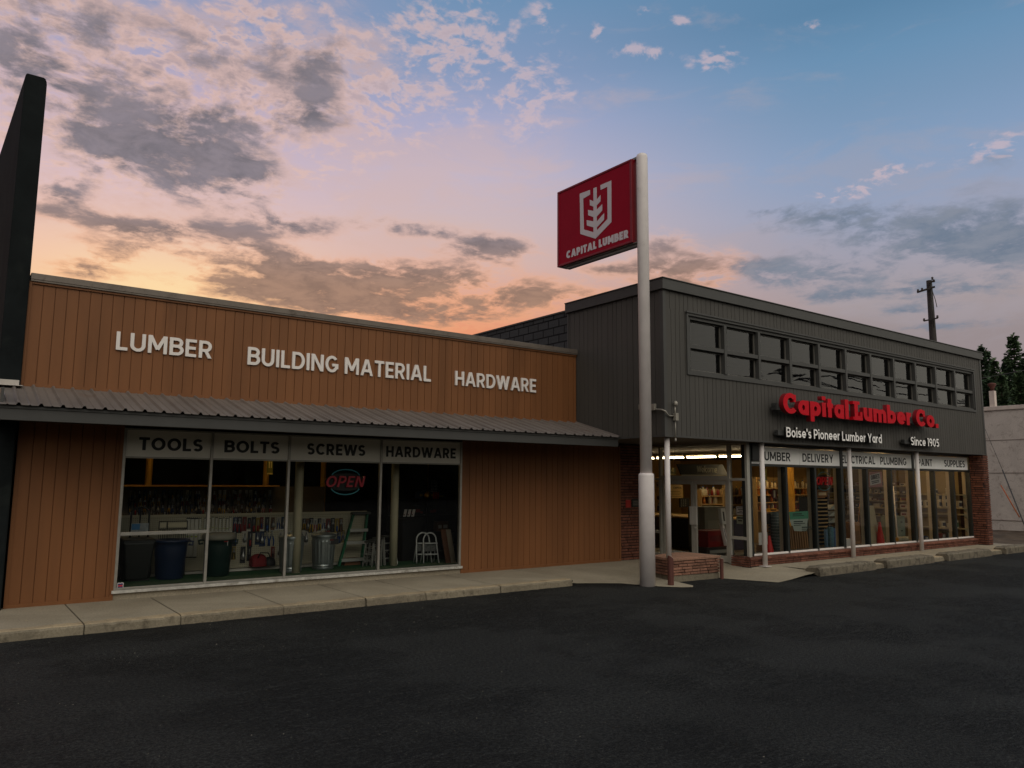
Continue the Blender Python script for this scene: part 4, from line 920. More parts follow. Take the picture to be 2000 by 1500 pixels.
for k in range(3): b.box(q0.x+.25, q0.x+.25+(.2, .26, .18)[k], 13.943, 13.9445, q0.z+.04+k*.045, q0.z+.055+k*.045)
b.build('lettering', mat('dim_lettering', (120, 110, 100), .6), pb)
st = thing('alarm_sticker', 'small red white and blue shield sticker in the lower left corner of the display window', 'sticker', (2.5, 13.96, .35))
sc = PY(235, 1144, 13.965); hw = .047
def shp(s): return [(sc.x+x*s*hw, sc.z+z*s*hw) for x, z in ((-1, .9), (-.5, 1.05), (0, .92), (.5, 1.05), (1, .9), (.92, 0), (1, -.9), (.4, -1.05), (0, -.95), (-.4, -1.05), (-1, -.9), (-.92, 0))]
b = MB(); b.hexa([(x, 13.967, z) for x, z in shp(1)], [(x, 13.965, z) for x, z in shp(1)]); b.build('backing', WHITEL, st)
b = MB(); b.hexa([(x, 13.9648, z) for x, z in shp(.82)], [(x, 13.9635, z) for x, z in shp(.82)]); b.build('blue_print', mat('decal_blue', (30, 44, 92), .5), st)
b = MB(); b.box(sc.x-hw*.7, sc.x+hw*.7, 13.962, 13.9633, sc.z-.011, sc.z+.013); b.build('red_band', mat('decal_red', (186, 44, 50), .5), st)

# ================================================================== beyond the store
NX = 36.5
NW = block_mat('painted_block', (186, 168, 158), (150, 132, 122), 1.2, .62, 'Y', .006, .05)
nb = thing('white_building', 'pale painted block building with small chimney at the right edge', 'building', (42, 14, 0))
b = MB(); b.box(NX, 50, 2, 14.62, -.05, 5.25); b.build('wall', concrete_mat('painted_stucco', (198, 188, 180), (182, 172, 165), (140, 126, 118), .52), nb)
b = MB()
for z, d in ((3.95, .01), (2.55, .012), (.55, .02)): b.box(NX-.012-d*.3, NX-.001, 2, 14.6, z, z+.018)
b.build('joint_line', mat('stucco_joint', (112, 98, 92), .9), nb)
b = MB(); b.box(NX-.06, 50, 1.95, 14.68, 5.25, 5.42); b.build('parapet_cap', mat('pale_cap', (196, 182, 172), .7, var=.1), nb, bevel=.01)
cy1, cy0 = PX(1932, 780, NX+.1).y, PX(1942.5, 780, NX+.1).y; cyc = (cy0+cy1)/2
b = MB(); b.box(NX+.1, NX+.1+(cy1-cy0), cy0, cy1, 5.42, 6.12); ch = b.build('chimney', mat('pale_cap', (196, 182, 172)), nb, bevel=.01)
b = MB(); b.lathe((NX+.1+(cy1-cy0)/2, cyc, 6.12), [(.08, 0), (.08, .12), (.16, .26), (.16, .33), (.04, .36)], 12); b.build('flue_cap', mat('rusty_flue', (84, 44, 34), .8, var=.3, vscale=9), ch)
gw = thing('guy_wire', 'thin slanting cable by the pale wall with an orange guard beside it', 'cable', (33.0, 11.7, .1))
def gp(u, v, X): q = PX(u, v, X); return (q.x, q.y, q.z)
b = MB(); b.tube([gp(1924, 838, 34), gp(1958, 918, 33.2)], .010, 6); b.tube([gp(1958, 918, 33.2), gp(1998, 1018, 32.3), gp(2012, 1052, 32.0)], .024, 8); b.build('cable', mat('dark_cable', (52, 50, 48), .6), gw)
b = MB(); b.tube([gp(1955, 948, 33.2), gp(1991, 1010, 32.4)], .022, 8); b.build('cable_guard', mat('orange_guard', (176, 92, 40), .6, var=.1), gw)
# utility pole behind the store
up = PZ(1827, 668, 14)
def at_dist(u, v, D):
    d = ray(u, v); return CAMP + d*(D/math.hypot(d.x, d.y))
UD = 62.0; p_top = at_dist(1814.5, 548, UD); 
ut = thing('utility_pole', 'weathered wooden utility pole with short crossarms rising behind the charcoal store', 'pole', (p_top.x, p_top.y, 0))
POLEW = mat('pole_timber', (40, 33, 30), .85, var=.25, vscale=4, stretch=(2, 2, .2))
b = MB(); b.tube([(p_top.x+.18, p_top.y, 0), (p_top.x+.1, p_top.y, 11), (p_top.x, p_top.y, p_top.z)], [.30, .25, .185], 14); b.build('pole', POLEW, ut)
def up_pt(u, v): q = at_dist(u, v, UD-.35); return q
b = MB(); b.bar(up_pt(1791, 571), up_pt(1826, 560), .12, .12); b.bar(up_pt(1804, 627), up_pt(1832, 621), .09, .09); b.bar(up_pt(1812, 553), up_pt(1826, 548), .1, .12); b.build('crossarm', POLEW, ut)
for (u, v) in ((1793, 569), (1801, 566.5), (1821, 545), (1824, 550), (1805, 626), (1831, 620)):
    q = up_pt(u, v); b = MB(); b.lathe((q.x, q.y, q.z), [(.04, -.05), (.09, .0), (.05, .06), (.09, .10), (.04, .16)], 10); b.build('insulator', mat('insulator_brown', (50, 38, 34), .4), ut)
b = MB(); b.tube([up_pt(1820, 565), up_pt(1827, 586), up_pt(1830, 600)], .025, 5); b.tube([up_pt(1818.5, 550), up_pt(1821, 600), up_pt(1824, 640)], .03, 5); b.build('cable', mat('dark_cable', (52, 50, 48)), ut)

# conifers: trunk, whorled limbs, needle sprays
BARK = mat('bark', (62, 50, 42), .9, var=.3, vscale=6)
NEED = mat('conifer_needles', (78, 96, 68), .85, var=.35, vscale=1.5, island=.45, spec=.2)
NEED2 = mat('conifer_needles_dark', (60, 78, 56), .85, var=.35, vscale=1.5, island=.45, spec=.2)
def conifer(name, base, Ht, Rb, seed, label, mt, lean=0.0, dens=1.0, bare=.06):
    rnd = random.Random(seed); t = thing(name, label, 'tree', base, group='conifers beyond the pale building')
    b = MB(); B = Vector(base); b.tube([B, B+Vector((lean*.5, 0, Ht*.5)), B+Vector((lean, 0, Ht))], [Ht*.018, Ht*.011, .03], 8); b.build('trunk', BARK, t)
    b = MB(); n = int(66*dens)
    for i in range(n):
        f = i/n; z = Ht*(bare+(1-bare)*f); L = Rb*(1-f)**.85*rnd.uniform(.65, 1.15)+.22
        for k in range(int(7+3*(1-f))):
            a = rnd.uniform(0, 6.283); ll = L*rnd.uniform(.6, 1.12); dr = rnd.uniform(-.32, .06)+.25*f
            c0 = B+Vector((lean*z/Ht, 0, z)); dv = Vector((math.cos(a), math.sin(a), dr)); sv = Vector((-math.sin(a), math.cos(a), 0)); m_ = max(4, int(ll*4.2))
            for q in range(m_):
                s0 = (q+.4)/m_; p = c0+dv*(ll*s0)+Vector((0, 0, -.16*ll*s0*s0))
                for sd in (-1, 1):
                    w = (.24+.36*(1-s0*.6))*rnd.uniform(.7, 1.3)*min(1, .5+ll*.25); tip = p+(dv*.8+sv*sd*rnd.uniform(.5, 1.1)).normalized()*w+Vector((0, 0, rnd.uniform(-.22, .08)))
                    e = dv*(.13+.05*rnd.random())+Vector((0, 0, rnd.uniform(.0, .09)))
                    b.face([p-e*.6, tip, p+e])
    # leader
    for q in range(7):
        z = Ht*(.95+.05*q/6)
        for k in range(3):
            a = rnd.uniform(0, 6.283); p = B+Vector((lean*z/Ht, 0, z)); b.face([p, p+Vector((math.cos(a)*.25, math.sin(a)*.25, .22)), p+Vector((.03, .0, .2))])
    b.build('crown', mt, t, fix=False); return t
def tree_at(u, vtop, D, Rpx, seed, label, mt, **k):
    q = at_dist(u, vtop, D); conifer('conifer_tree', (q.x, q.y, 0), q.z, Rpx*D/FPX, seed, label, mt, **k)
tree_at(1978, 655, 72, 56, 3, 'tallest broad conifer standing over the pale building', NEED)
tree_at(1915, 677, 80, 30, 4, 'slim dark conifer close beside the charcoal store roof', NEED2)
tree_at(1926.5, 684, 84, 28, 5, 'slim conifer second from the charcoal store, slightly lower', NEED2)
tree_at(1941, 703, 78, 30, 6, 'shorter pointed conifer between the slim pair and the tall one', NEED)
tree_at(2006, 688, 70, 46, 7, 'conifer cut off by the right edge of the picture', NEED2)
tree_at(1954, 730, 70, 34, 8, 'low bushy conifer in front of the others behind the chimney', NEED, dens=1.1)
tree_at(1898, 700, 88, 34, 9, 'conifer mostly hidden behind the charcoal store corner', NEED2)
tree_at(1930, 742, 66, 34, 10, 'low dark conifer right of the store and left of the chimney', NEED2, dens=1.1)
tree_at(1990, 728, 64, 40, 12, 'low full conifer under the tallest one', NEED, dens=1.1)
tree_at(1966, 700, 76, 40, 14, 'full conifer filling in left of the tallest one', NEED2, dens=1.1)
tree_at(2030, 670, 78, 60, 15, 'broad conifer outside the right edge', NEED2)
# thin line across the trees
b = MB(); pts = [at_dist(1905+i*12, 741-i*2.2, 50) for i in range(10)]; b.tube(pts, .02, 5); o = b.build('service_wire', mat('dark_cable', (52, 50, 48))); centre(o); tag(o, 'thin service wire crossing in front of the conifers', 'cable')
# across the street, behind the viewer: wires, plus unseen trees added to darken reflections
for i, (z, s, y) in enumerate(((11.6, 1.0, -14), (10.9, .9, -14.3), (10.1, 1.3, -13.8), (9.5, 1.1, -14), (8.9, 1.6, -13.6), (8.2, .8, -14))):
    b = MB(); pts = []
    for k in range(41):
        x = -30+k*3; tt = ((x+30) % 42)/42; pts.append((x, y+.04*x*(i % 3), z-s*4*tt*(1-tt)+x*.012*(i-2)))
    b.tube(pts, .045, 5); o = b.build('power_line', mat('dark_cable', (52, 50, 48))); centre(o); tag(o, 'dark power line across the street, mirrored in the upper panes', 'cable', 'power lines across the street')
b = MB(); rnd = random.Random(11)
for k in range(6500):
    x = rnd.uniform(-150, 190); h = 7.5+1.6*math.sin(x*.11)+1.2*math.sin(x*.37+1); z = rnd.uniform(0, h); y = -45+rnd.uniform(-5, 5); s = rnd.uniform(.6, 1.5)
    a = rnd.uniform(0, 6.28); c = rnd.uniform(-.6, .6)
    b.face([(x-s*math.cos(a), y-s*math.sin(a), z-s*c), (x+s*.2, y, z-s), (x+s*math.cos(a), y+s*math.sin(a), z+s*c), (x-s*.2, y, z+s)])
xs_ = [-160+4*i for i in range(90)]
for a, c in zip(xs_, xs_[1:]):
    ha, hc = [6.6+1.6*math.sin(x*.11)+1.2*math.sin(x*.37+1) for x in (a, c)]
    b.face([(a, -50, 0), (c, -50, 0), (c, -50, hc), (a, -50, ha)]); b.face([(a, -50, ha), (c, -50, hc), (c, -56, 0), (a, -56, 0)])
o = b.build('added_tree_screen', NEED2, fix=False); o['kind'] = 'stuff'
# ================================================================== goods inside the brown shop
def rectY(u0, v0, u1, v1, Y):
    a, c = PY(u0, (v0+v1)/2, Y), PY(u1, (v0+v1)/2, Y); m0, m1 = PY((u0+u1)/2, v0, Y), PY((u0+u1)/2, v1, Y)
    return a.x, c.x, m1.z, m0.z
def C(name, *rgb, **k): return mat(name, rgb, **k)
CREAM = C('cream_column_paint', 188, 178, 150, rough=.6, var=.06)
YEL = C('yellow_column_paint', 214, 160, 50, rough=.6, var=.06)
for i, (u, v) in enumerate(((580, 1119), (771, 1105))):
    q = PZ(u, v, .27); b = MB(); b.tube([(q.x, q.y+.08, .27), (q.x, q.y+.08, 3.42)], .083, 20); b.build('interior_column', CREAM, shop)
for u in (291, 520, 632):
    q = PY(u, 920, 19.6); b = MB(); b.tube([(q.x, 19.6, .03), (q.x, 19.6, 3.42)], .075, 14); b.build('interior_column', YEL, shop)
def lamp_fixture(x, y, z, L, along, label, estr, colr=(255, 214, 150)):
    t = thing('fluorescent_light', label, 'lamp', (x, y, z), group='fluorescent tube lights')
    d = Vector((1, 0, 0)) if along == 'X' else Vector((0, 1, 0)); s = Vector((d.y, d.x, 0)); p = Vector((x, y, z))
    b = MB(); b.bar(p-d*L/2+Vector((0, 0, .09)), p+d*L/2+Vector((0, 0, .09)), .12, .07); b.bar(p-d*(L/2-.01)+Vector((0, 0, .03)), p-d*(L/2-.04)+Vector((0, 0, .03)), .05, .07); b.bar(p+d*(L/2-.04)+Vector((0, 0, .03)), p+d*(L/2-.01)+Vector((0, 0, .03)), .05, .07); b.build('housing', C('fixture_enamel', 170, 160, 140), t)
    tm = MATS.get('tube%g' % estr) or mat('tube%g' % estr, (250, 240, 220), emit=colr, estr=estr)
    b = MB(); b.tube([p-d*(L/2-.05), p+d*(L/2-.05)], .026, 10); b.build('tube', tm, t); return t
for x in (3.4, 6.2): lamp_fixture(x, 17.4, 3.2, 1.2, 'X', 'warm fluorescent tube deep in the brown shop above the tool wall', 14.0, (255, 214, 150))
# white pegboard gondola
PB = 15.92
def peg_mat():
    m = bpy.data.materials.new('pegboard'); m.use_nodes = True; T = NT(m.node_tree); p = T.n['Principled BSDF']
    oc = T.new('ShaderNodeTexCoord').outputs['Object']; s = T.new('ShaderNodeSeparateXYZ'); T.l.new(oc, s.inputs[0])
    f = lambda c: T.M('ABSOLUTE', T.M('SUBTRACT', T.M('FRACT', T.M('MULTIPLY', c, 26.0)), .5))
    d = T.M('SQRT', T.M('ADD', T.M('POWER', f(s.outputs[0]), 2.0), T.M('POWER', f(s.outputs[2]), 2.0)))
    T.put(p.inputs['Base Color'], T.mix(T.smooth(d, .2, .13), lin(176, 168, 144), lin(60, 56, 46))); p.inputs['Roughness'].default_value = .6; return m
peg = thing('pegboard_display', 'long white pegboard display hung with tools behind the trash cans', 'display', (5, PB, .03))
x0, _, _, _ = rectY(238, 1010, 560, 1120, PB); zt = PY(400, 1007.5, PB).z; x1 = PY(716, 1005, PB).x
b = MB(); b.box(x0-.3, x1, PB, PB+.05, .3, zt); b.build('board', peg_mat(), peg)
b = MB(); b.box(x0-.3, x1, PB-.02, PB+.07, zt, zt+.035); b.build('top_rail', CREAM, peg)
b = MB(); b.box(x0-.3, x1, PB-.14, PB+.05, .25, .29); b.build('base_rail', C('white_rail', 200, 196, 186), peg)
b = MB(); zr = PY(500, 1036, PB).z; b.box(PY(398, 1030, PB).x, PY(560, 1036, PB).x, PB-.015, PB-.001, zr-.012, zr+.012); b.build('price_rail', C('white_rail', 200, 196, 186), peg)
# dark wall of packages further back with a lit valance
WB = 18.6
wd = thing('tool_wall', 'dark rear display wall of packaged tools under a tan valance', 'display', (5, WB, .03))
zv = PY(400, 950, WB).z; xa, xb2 = PY(236, 950, WB).x-.6, PY(536, 950, WB).x
b = MB(); b.box(xa, xb2+1.3, WB, WB+.06, .03, zv); b.build('board', C('dim_board', 96, 86, 66, var=.1), wd)
b = MB(); b.box(xa, xb2, WB-.35, WB+.02, zv, zv+.03); b.build('valance', C('tan_valance', 206, 150, 70), wd)
for zz in (.55, .95): 
    b = MB(); b.box(xa, xb2+1.2, WB-.3, WB, zz, zz+.025); b.build('shelf', C('dim_shelf', 110, 100, 80), wd)
CARDS = [C('card_dark', 36, 36, 39), C('card_white', 176, 170, 158), C('card_red', 106, 38, 34), C('card_blue', 36, 52, 80), C('card_yellow', 140, 118, 52), C('card_brown', 98, 68, 46)]
STEEL = C('tool_steel', 150, 150, 148, rough=.35, metal=.7); GRIPS = [C('grip_black', 26, 26, 28), C('grip_red', 140, 28, 26), C('grip_blue', 28, 70, 130), C('grip_yellow', 190, 150, 30)]
protos = {}
def proto_card(ci, gi, kind):
    """carded hand tool, local coordinates, hook at origin, facing -y"""
    t = thing('carded_tool', '', 'tool'); b = MB(); b.hexa([(-.045, -.004, -.0), (.045, -.004, 0), (.045, .0, 0), (-.045, 0, 0)], [(-.05, -.004, -.3), (.05, -.004, -.3), (.05, 0, -.3), (-.05, 0, -.3)]); b.build('card', CARDS[ci], t)
    b = MB()
    if kind == 0: b.tube([(0, -.02, -.04), (0, -.02, -.16)], .008, 6); b.tube([(0, -.025, -.16), (0, -.025, -.27)], .019, 8, 1)
    elif kind == 1:
        b.bar((-.012, -.02, -.03), (.02, -.02, -.13), .02, .02); b.bar((.012, -.02, -.03), (-.02, -.02, -.13), .02, .02)
        b.tube([(.02, -.02, -.13), (.034, -.02, -.28)], .011, 6, 1); b.tube([(-.02, -.02, -.13), (-.034, -.02, -.28)], .011, 6, 1)
    else: b.lathe((0, -.03, -.24), [(.01, 0), (.04, .02), (.04, .08), (.015, .12), (.012, .2)], 10)
    b.build('tool', [STEEL, GRIPS[gi]], t); return t
def proto_level():
    t = thing('spirit_level', '', 'level'); b = MB(); b.box(-.026, .026, -.02, 0, -.62, -.02); b.build('body', C('level_aluminium', 186, 182, 170, rough=.4, metal=.3), t)
    b = MB(); b.box(-.028, .028, -.023, .001, -.64, -.62); b.box(-.028, .028, -.023, .001, -.02, 0); b.build('end_cap', GRIPS[0], t)
    b = MB(); b.tube([(-.015, -.021, -.3), (.015, -.021, -.3)], .012, 8); b.build('vial', C('vial_green', 150, 170, 40), t); return t
def proto_pliers(gi):
    t = thing('long_pliers', '', 'pliers'); b = MB(); b.bar((-.02, -.015, 0), (.03, -.015, -.16), .03, .02); b.bar((.02, -.015, 0), (-.03, -.015, -.16), .03, .02); b.build('jaw', STEEL, t)
    for s in (-1, 1):
        b = MB(); b.tube([(s*.03, -.015, -.16), (s*.06, -.015, -.28), (s*.05, -.015, -.42)], [.016, .02, .016], 8); b.build('handle', GRIPS[gi], t)
    return t
used_p = {}
def hang(kind, key, u, v, Y, label, group, sc=1.0):
    k = (kind, key)
    q = PY(u, v, Y)
    if k not in used_p:
        t = proto_level() if kind == 'level' else (proto_pliers(key) if kind == 'pliers' else proto_card(*key)); used_p[k] = t
    else: t = dup(used_p[k])
    t.location = (q.x, Y, q.z); t.scale = (sc, 1, sc); t['label'] = label; t['group'] = group
rnd = random.Random(5)
for i, u in enumerate((368, 376, 384, 391, 401, 409, 416, 423, 430, 437, 444, 450)):
    hang('level', 0, u, 1010+rnd.uniform(-1, 2), PB-.01, 'pale aluminium level hanging in the top row of the white pegboard', 'levels on the pegboard', .7+.5*(u < 390))
for row, us, lab in ((1010, (460, 468, 478, 487, 496, 504, 511, 522, 533, 544, 553), 'carded hand tool in the top row of the white pegboard, right of the levels'),
                     (1037, (458, 478, 489, 503, 512, 548, 556), 'carded hand tool in the second row of the white pegboard'),
                     (1067, (457, 475, 487, 533, 545), 'carded hand tool in the lowest row of the white pegboard above the red bag'),
                     (1012, (594, 601, 608, 616, 624, 632, 641, 650, 658, 666), 'carded hand tool on the pegboard behind the galvanised cans, top row'),
                     (1036, (590, 598, 662, 670), 'carded hand tool on the pegboard near the green stepladder, second row')):
    for u in us: hang('card', (rnd.choice((0, 0, 0, 0, 1, 1, 2, 3, 4, 5)), rnd.randrange(4), rnd.randrange(3)), u, row+rnd.uniform(-1, 1), PB-.012, lab, 'carded tools on the pegboard', rnd.uniform(.75, 1.1))
for u, g in ((521, 2), (531, 2)): hang('pliers', g, u, 1036, PB-.012, 'long blue handled pliers hanging on the pegboard', 'blue pliers on the pegboard', .75)
for r_, v in enumerate((957, 971, 985, 998)):
    for u in range(256, 530, 9): hang('card', (rnd.choice((0, 0, 0, 1, 5, 3)), rnd.randrange(4), rnd.randrange(3)), u+rnd.uniform(-3, 3), v, WB-.02, 'dim packaged tool hanging on the dark rear wall of the brown shop', 'packages on the rear tool wall', rnd.uniform(.6, .85))
# trash cans
def can_base(u, v, r): q = PZ(u, v, .27); d = Vector((q.x, q.y, 0)).normalized()*r; return (q.x+d.x, q.y+d.y, .27)
PLB = [C('blue_plastic', 20, 38, 68, rough=.45), C('green_plastic', 14, 42, 38, rough=.45), C('black_plastic', 12, 16, 15, rough=.5)]
def plastic_can(c, r0, r1, h, m, label, lid=None, sticker=False):
    t = thing('trash_can', label, 'trash can', c)
    b = MB(); b.lathe(c, [(r0, 0), (r0+.01, .02), (r0+(r1-r0)*.55, h*.55), (r0+(r1-r0)*.57+.006, h*.57), (r0+(r1-r0)*.8, h*.8), (r1, h*.93), (r1+.03, h*.94), (r1+.03, h), (r1-.01, h), (r1-.02, h*.9), (.02, h*.88)], 36); b.build('body', m, t)
    for s in (-1, 1):
        a = math.atan2(c[0], c[1]); ax = Vector((math.cos(a), -math.sin(a), 0))*s; p = Vector(c)+ax*(r1+.0)
        b = MB(); b.tube([p+Vector((0, 0, h*.86)), p+ax*.07+Vector((0, 0, h*.84)), p+ax*.08+Vector((0, 0, h*.93)), p+Vector((0, 0, h*.95))], .02, 8); b.build('handle', m, t)
    if lid: b = MB(); b.lathe(c, [(r1+.035, h-.03), (r1+.04, h+.0), (r1+.04, h+.05), (r1, h+.085), (r1*.4, h+.10), (.02, h+.10)], 36); b.build('lid', lid, t)
    if sticker:
        q = PY(442, 1050, c[1]-r1*.86); q2 = PY(435, 1066, c[1]-r1*.86)
        b = MB(); b.hexa([(q2.x, q.y, q2.z), (q2.x+.09, q.y+.0, q2.z), (q2.x+.09, q.y-.004, q2.z), (q2.x, q.y-.004, q2.z)], [(q2.x, q.y-.03, q2.z+.16), (q2.x+.09, q.y-.03, q2.z+.16), (q2.x+.09, q.y-.034, q2.z+.16), (q2.x, q.y-.034, q2.z+.16)]); st_ = b.build('label', WHITEL, t)
        b = MB(); b.box(q2.x+.008, q2.x+.082, q.y-.034, q.y-.03, q2.z+.07, q2.z+.11); b.build('red_print', C('print_red', 160, 30, 30), st_)
plastic_can(can_base(330, 1133, .25), .225, .29, .70, PLB[0], 'tall blue plastic trash can behind the low window rail')
plastic_can(can_base(423, 1127, .24), .205, .265, .70, PLB[1], 'dark green plastic trash can with grey lid and small label', C('grey_lid', 128, 124, 112), True)
c = can_base(262, 1137, .26)
t = thing('wheeled_bin', 'black rectangular wheeled bin in the left corner of the window', 'bin', c)
b = MB(); b.hexa([(c[0]-.19, c[1]-.19, .29), (c[0]+.19, c[1]-.19, .29), (c[0]+.19, c[1]+.2, .29), (c[0]-.19, c[1]+.2, .29)], [(c[0]-.26, c[1]-.25, .95), (c[0]+.26, c[1]-.25, .95), (c[0]+.26, c[1]+.28, .95), (c[0]-.26, c[1]+.28, .95)]); b.build('body', PLB[2], t, bevel=.03)
b = MB(); b.hexa([(c[0]-.28, c[1]-.27, .95), (c[0]+.28, c[1]-.27, .95), (c[0]+.28, c[1]+.3, .95), (c[0]-.28, c[1]+.3, .95)], [(c[0]-.25, c[1]-.24, 1.0), (c[0]+.25, c[1]-.24, 1.0), (c[0]+.25, c[1]+.27, 1.02), (c[0]-.25, c[1]+.27, 1.02)]); b.build('lid', PLB[2], t, bevel=.015)
for s in (-1, 1):
    b = MB(); b.tube([(c[0]+s*.2, c[1]+.22, .36), (c[0]+s*.25, c[1]+.22, .36)], .085, 18); b.build('wheel', GRIPS[0], t)
# galvanised cans
GAL = C('galvanised_steel', 150, 156, 156, rough=.38, metal=.75, var=.12, vscale=7)
def galv(c, label, tagged):
    t = thing('galvanised_can', label, 'trash can', c, group='galvanised cans in the window'); n = 72; b = MB(); rings = []
    for z, r, fl in ((0, .205, 0), (.03, .215, 0), (.05, .205, 0), (.07, .215, 0), (.10, .205, 0), (.13, .207, 1), (.55, .232, 1), (.58, .234, 0), (.62, .236, 0), (.64, .244, 0), (.66, .238, 0)):
        rings.append([b.bm.verts.new((c[0]+(r+(.007 if fl and k % 4 < 2 else 0))*math.cos(2*math.pi*k/n), c[1]+(r+(.007 if fl and k % 4 < 2 else 0))*math.sin(2*math.pi*k/n), c[2]+z)) for k in range(n)])
    for q, w in zip(rings, rings[1:]):
        for k in range(n): b.bm.faces.new((q[k], q[(k+1) % n], w[(k+1) % n], w[k]))
    b.bm.faces.new(list(reversed(rings[0]))); b.bm.faces.new(rings[-1]); b.build('body', GAL, t)
    b = MB(); b.lathe(c, [(.25, .645), (.255, .665), (.245, .69), (.2, .70), (.12, .725), (.02, .735)], 40); b.tube([(c[0]-.06, c[1], .73+.27), (c[0]-.05, c[1], .78+.27), (c[0]+.05, c[1], .78+.27), (c[0]+.06, c[1], .73+.27)], .01, 6); b.build('lid', GAL, t)
    if tagged:
        b = MB(); b.box(c[0]+.02, c[0]+.22, c[1]-.232, c[1]-.228, c[2]+.50, c[2]+.61); p = b.build('card', C('card_dark', 40, 40, 44), t)
        b = MB(); b.box(c[0]+.03, c[0]+.12, c[1]-.2345, c[1]-.2322, c[2]+.575, c[2]+.60); b.build('print', C('card_red', 132, 34, 30), p)
galv(can_base(630, 1113, .215), 'galvanised steel trash can with dark card standing by the green stepladder', True)
galv(can_base(567, 1119, .215), 'galvanised steel trash can half hidden by the cream column', False)
# hand truck
hc = Vector((3.0, 15.35, .27)); h0, h1, hz = PY(257, 1000, 15.35).x, PY(292, 1000, 15.35).x, PY(274, 990, 15.35).z
t = thing('hand_truck', 'black hand truck with loop handle standing behind the wheeled bin', 'hand truck', (h0, 15.35, .27)); r = (h1-h0)/2; xc = (h0+h1)/2
b = MB(); b.tube([(h0, 15.35, .35)]+[(xc-r*math.cos(R(a)), 15.35, hz-r+r*math.sin(R(a))) for a in range(0, 181, 15)]+[(h1, 15.35, .35)], .018, 8)
for z in (.5, .8, 1.1): b.tube([(h0, 15.35, z), (h1, 15.35, z)], .014, 6)
b.tube([(xc, 15.35, .35), (xc, 15.35, hz-.02)], .014, 6); b.build('frame', GRIPS[0], t)
b = MB(); b.box(h0-.02, h1+.02, 15.05, 15.36, .275, .29); b.build('toe_plate', GRIPS[0], t)
for x in (h0-.05, h1+.05):
    b = MB(); b.tube([(x-.03, 15.42, .40), (x+.03, 15.42, .40)], .13, 20); b.build('wheel', GRIPS[0], t)
x0, x1, z0, z1 = rectY(256, 1022, 290, 1040, 15.32); b = MB(); b.box(x0, x1, 15.325, 15.33, z0, z1); p = b.build('label_board', C('label_grey', 150, 156, 160, var=.3, vscale=14), t)
b = MB(); b.box(x0+.01, x0+(x1-x0)*.5, 15.322, 15.3245, z0+.05, z1-.01); b.build('label_print', C('label_blue', 60, 120, 170), p)
# wire rack
t = thing('wire_rack', 'black wire rack with pale header strips above the blue trash can', 'rack', (3.9, 15.4, .27)); x0, x1, z0, z1 = rectY(310, 1018, 365, 1060, 15.4); b = MB()
for k in range(17): x = x0+(x1-x0)*k/16; b.tube([(x, 15.4-.12*math.sin(k*.5)**2, z0), (x, 15.4, z1-.14)], .006, 5)
for z in (z0, z1-.14, z1-.2, z1): b.tube([(x0, 15.4, z), (x1, 15.4, z)], .008, 5)
for x in (x0, x0+.14, x1): b.tube([(x, 15.4, z1-.14), (x, 15.4, z1)], .008, 5)
for x in (x0, x1): b.tube([(x, 15.42, .28), (x, 15.42, z0+.02)], .01, 6)
b.build('frame', GRIPS[0], t); b = MB(); b.box(x0+.16, x1, 15.405, 15.41, z1-.11, z1-.03); b.box(x0+.02, x0+.12, 15.405, 15.41, z1-.11, z1-.03); b.build('header', CREAM, t)
# tool bag
x0, x1, z0, z1 = rectY(490, 1081, 535, 1105, 15.72); t = thing('tool_bag', 'red and black canvas tool bag on the base rail under the pegboard', 'bag', ((x0+x1)/2, 15.72, z0))
def loaf(mb, xa, xb_, y, d, za, zb_, mi=0, n=10):
    pr = [(-1, 0), (-1.05, .3), (-.9, .65), (-.55, .92), (0, 1), (.55, .92), (.9, .65), (1.05, .3), (1, 0)]; rg = []
    for i in range(n+1):
        f = i/n; k = .75+.25*math.sin(math.pi*f)**.5; rg.append([mb.bm.verts.new((xa+(xb_-xa)*f, y+p*d*k, za+(zb_-za)*q*k)) for p, q in pr])
    for a, c_ in zip(rg, rg[1:]):
        for j in range(len(pr)-1):
            f = mb.bm.faces.new((a[j], a[j+1], c_[j+1], c_[j])); f.smooth = True; f.material_index = mi
    mb.bm.faces.new(rg[0]); mb.bm.faces.new(list(reversed(rg[-1])))
b = MB(); loaf(b, x0, x0+(x1-x0)*.62, 15.72, .13, z0, z1); b.build('body', C('bag_red', 120, 22, 26, rough=.8), t)
b = MB(); loaf(b, x0+(x1-x0)*.6, x1, 15.72, .125, z0, z0+(z1-z0)*.72); b.build('side_pocket', GRIPS[0], t)
b = MB(); b.tube([(x0+.1, 15.6, z0+.17), (x0+.14, 15.58, z1+.03), (x0+.3, 15.58, z1+.02), (x0+.36, 15.6, z0+.15)], .012, 6); b.build('strap', GRIPS[0], t)
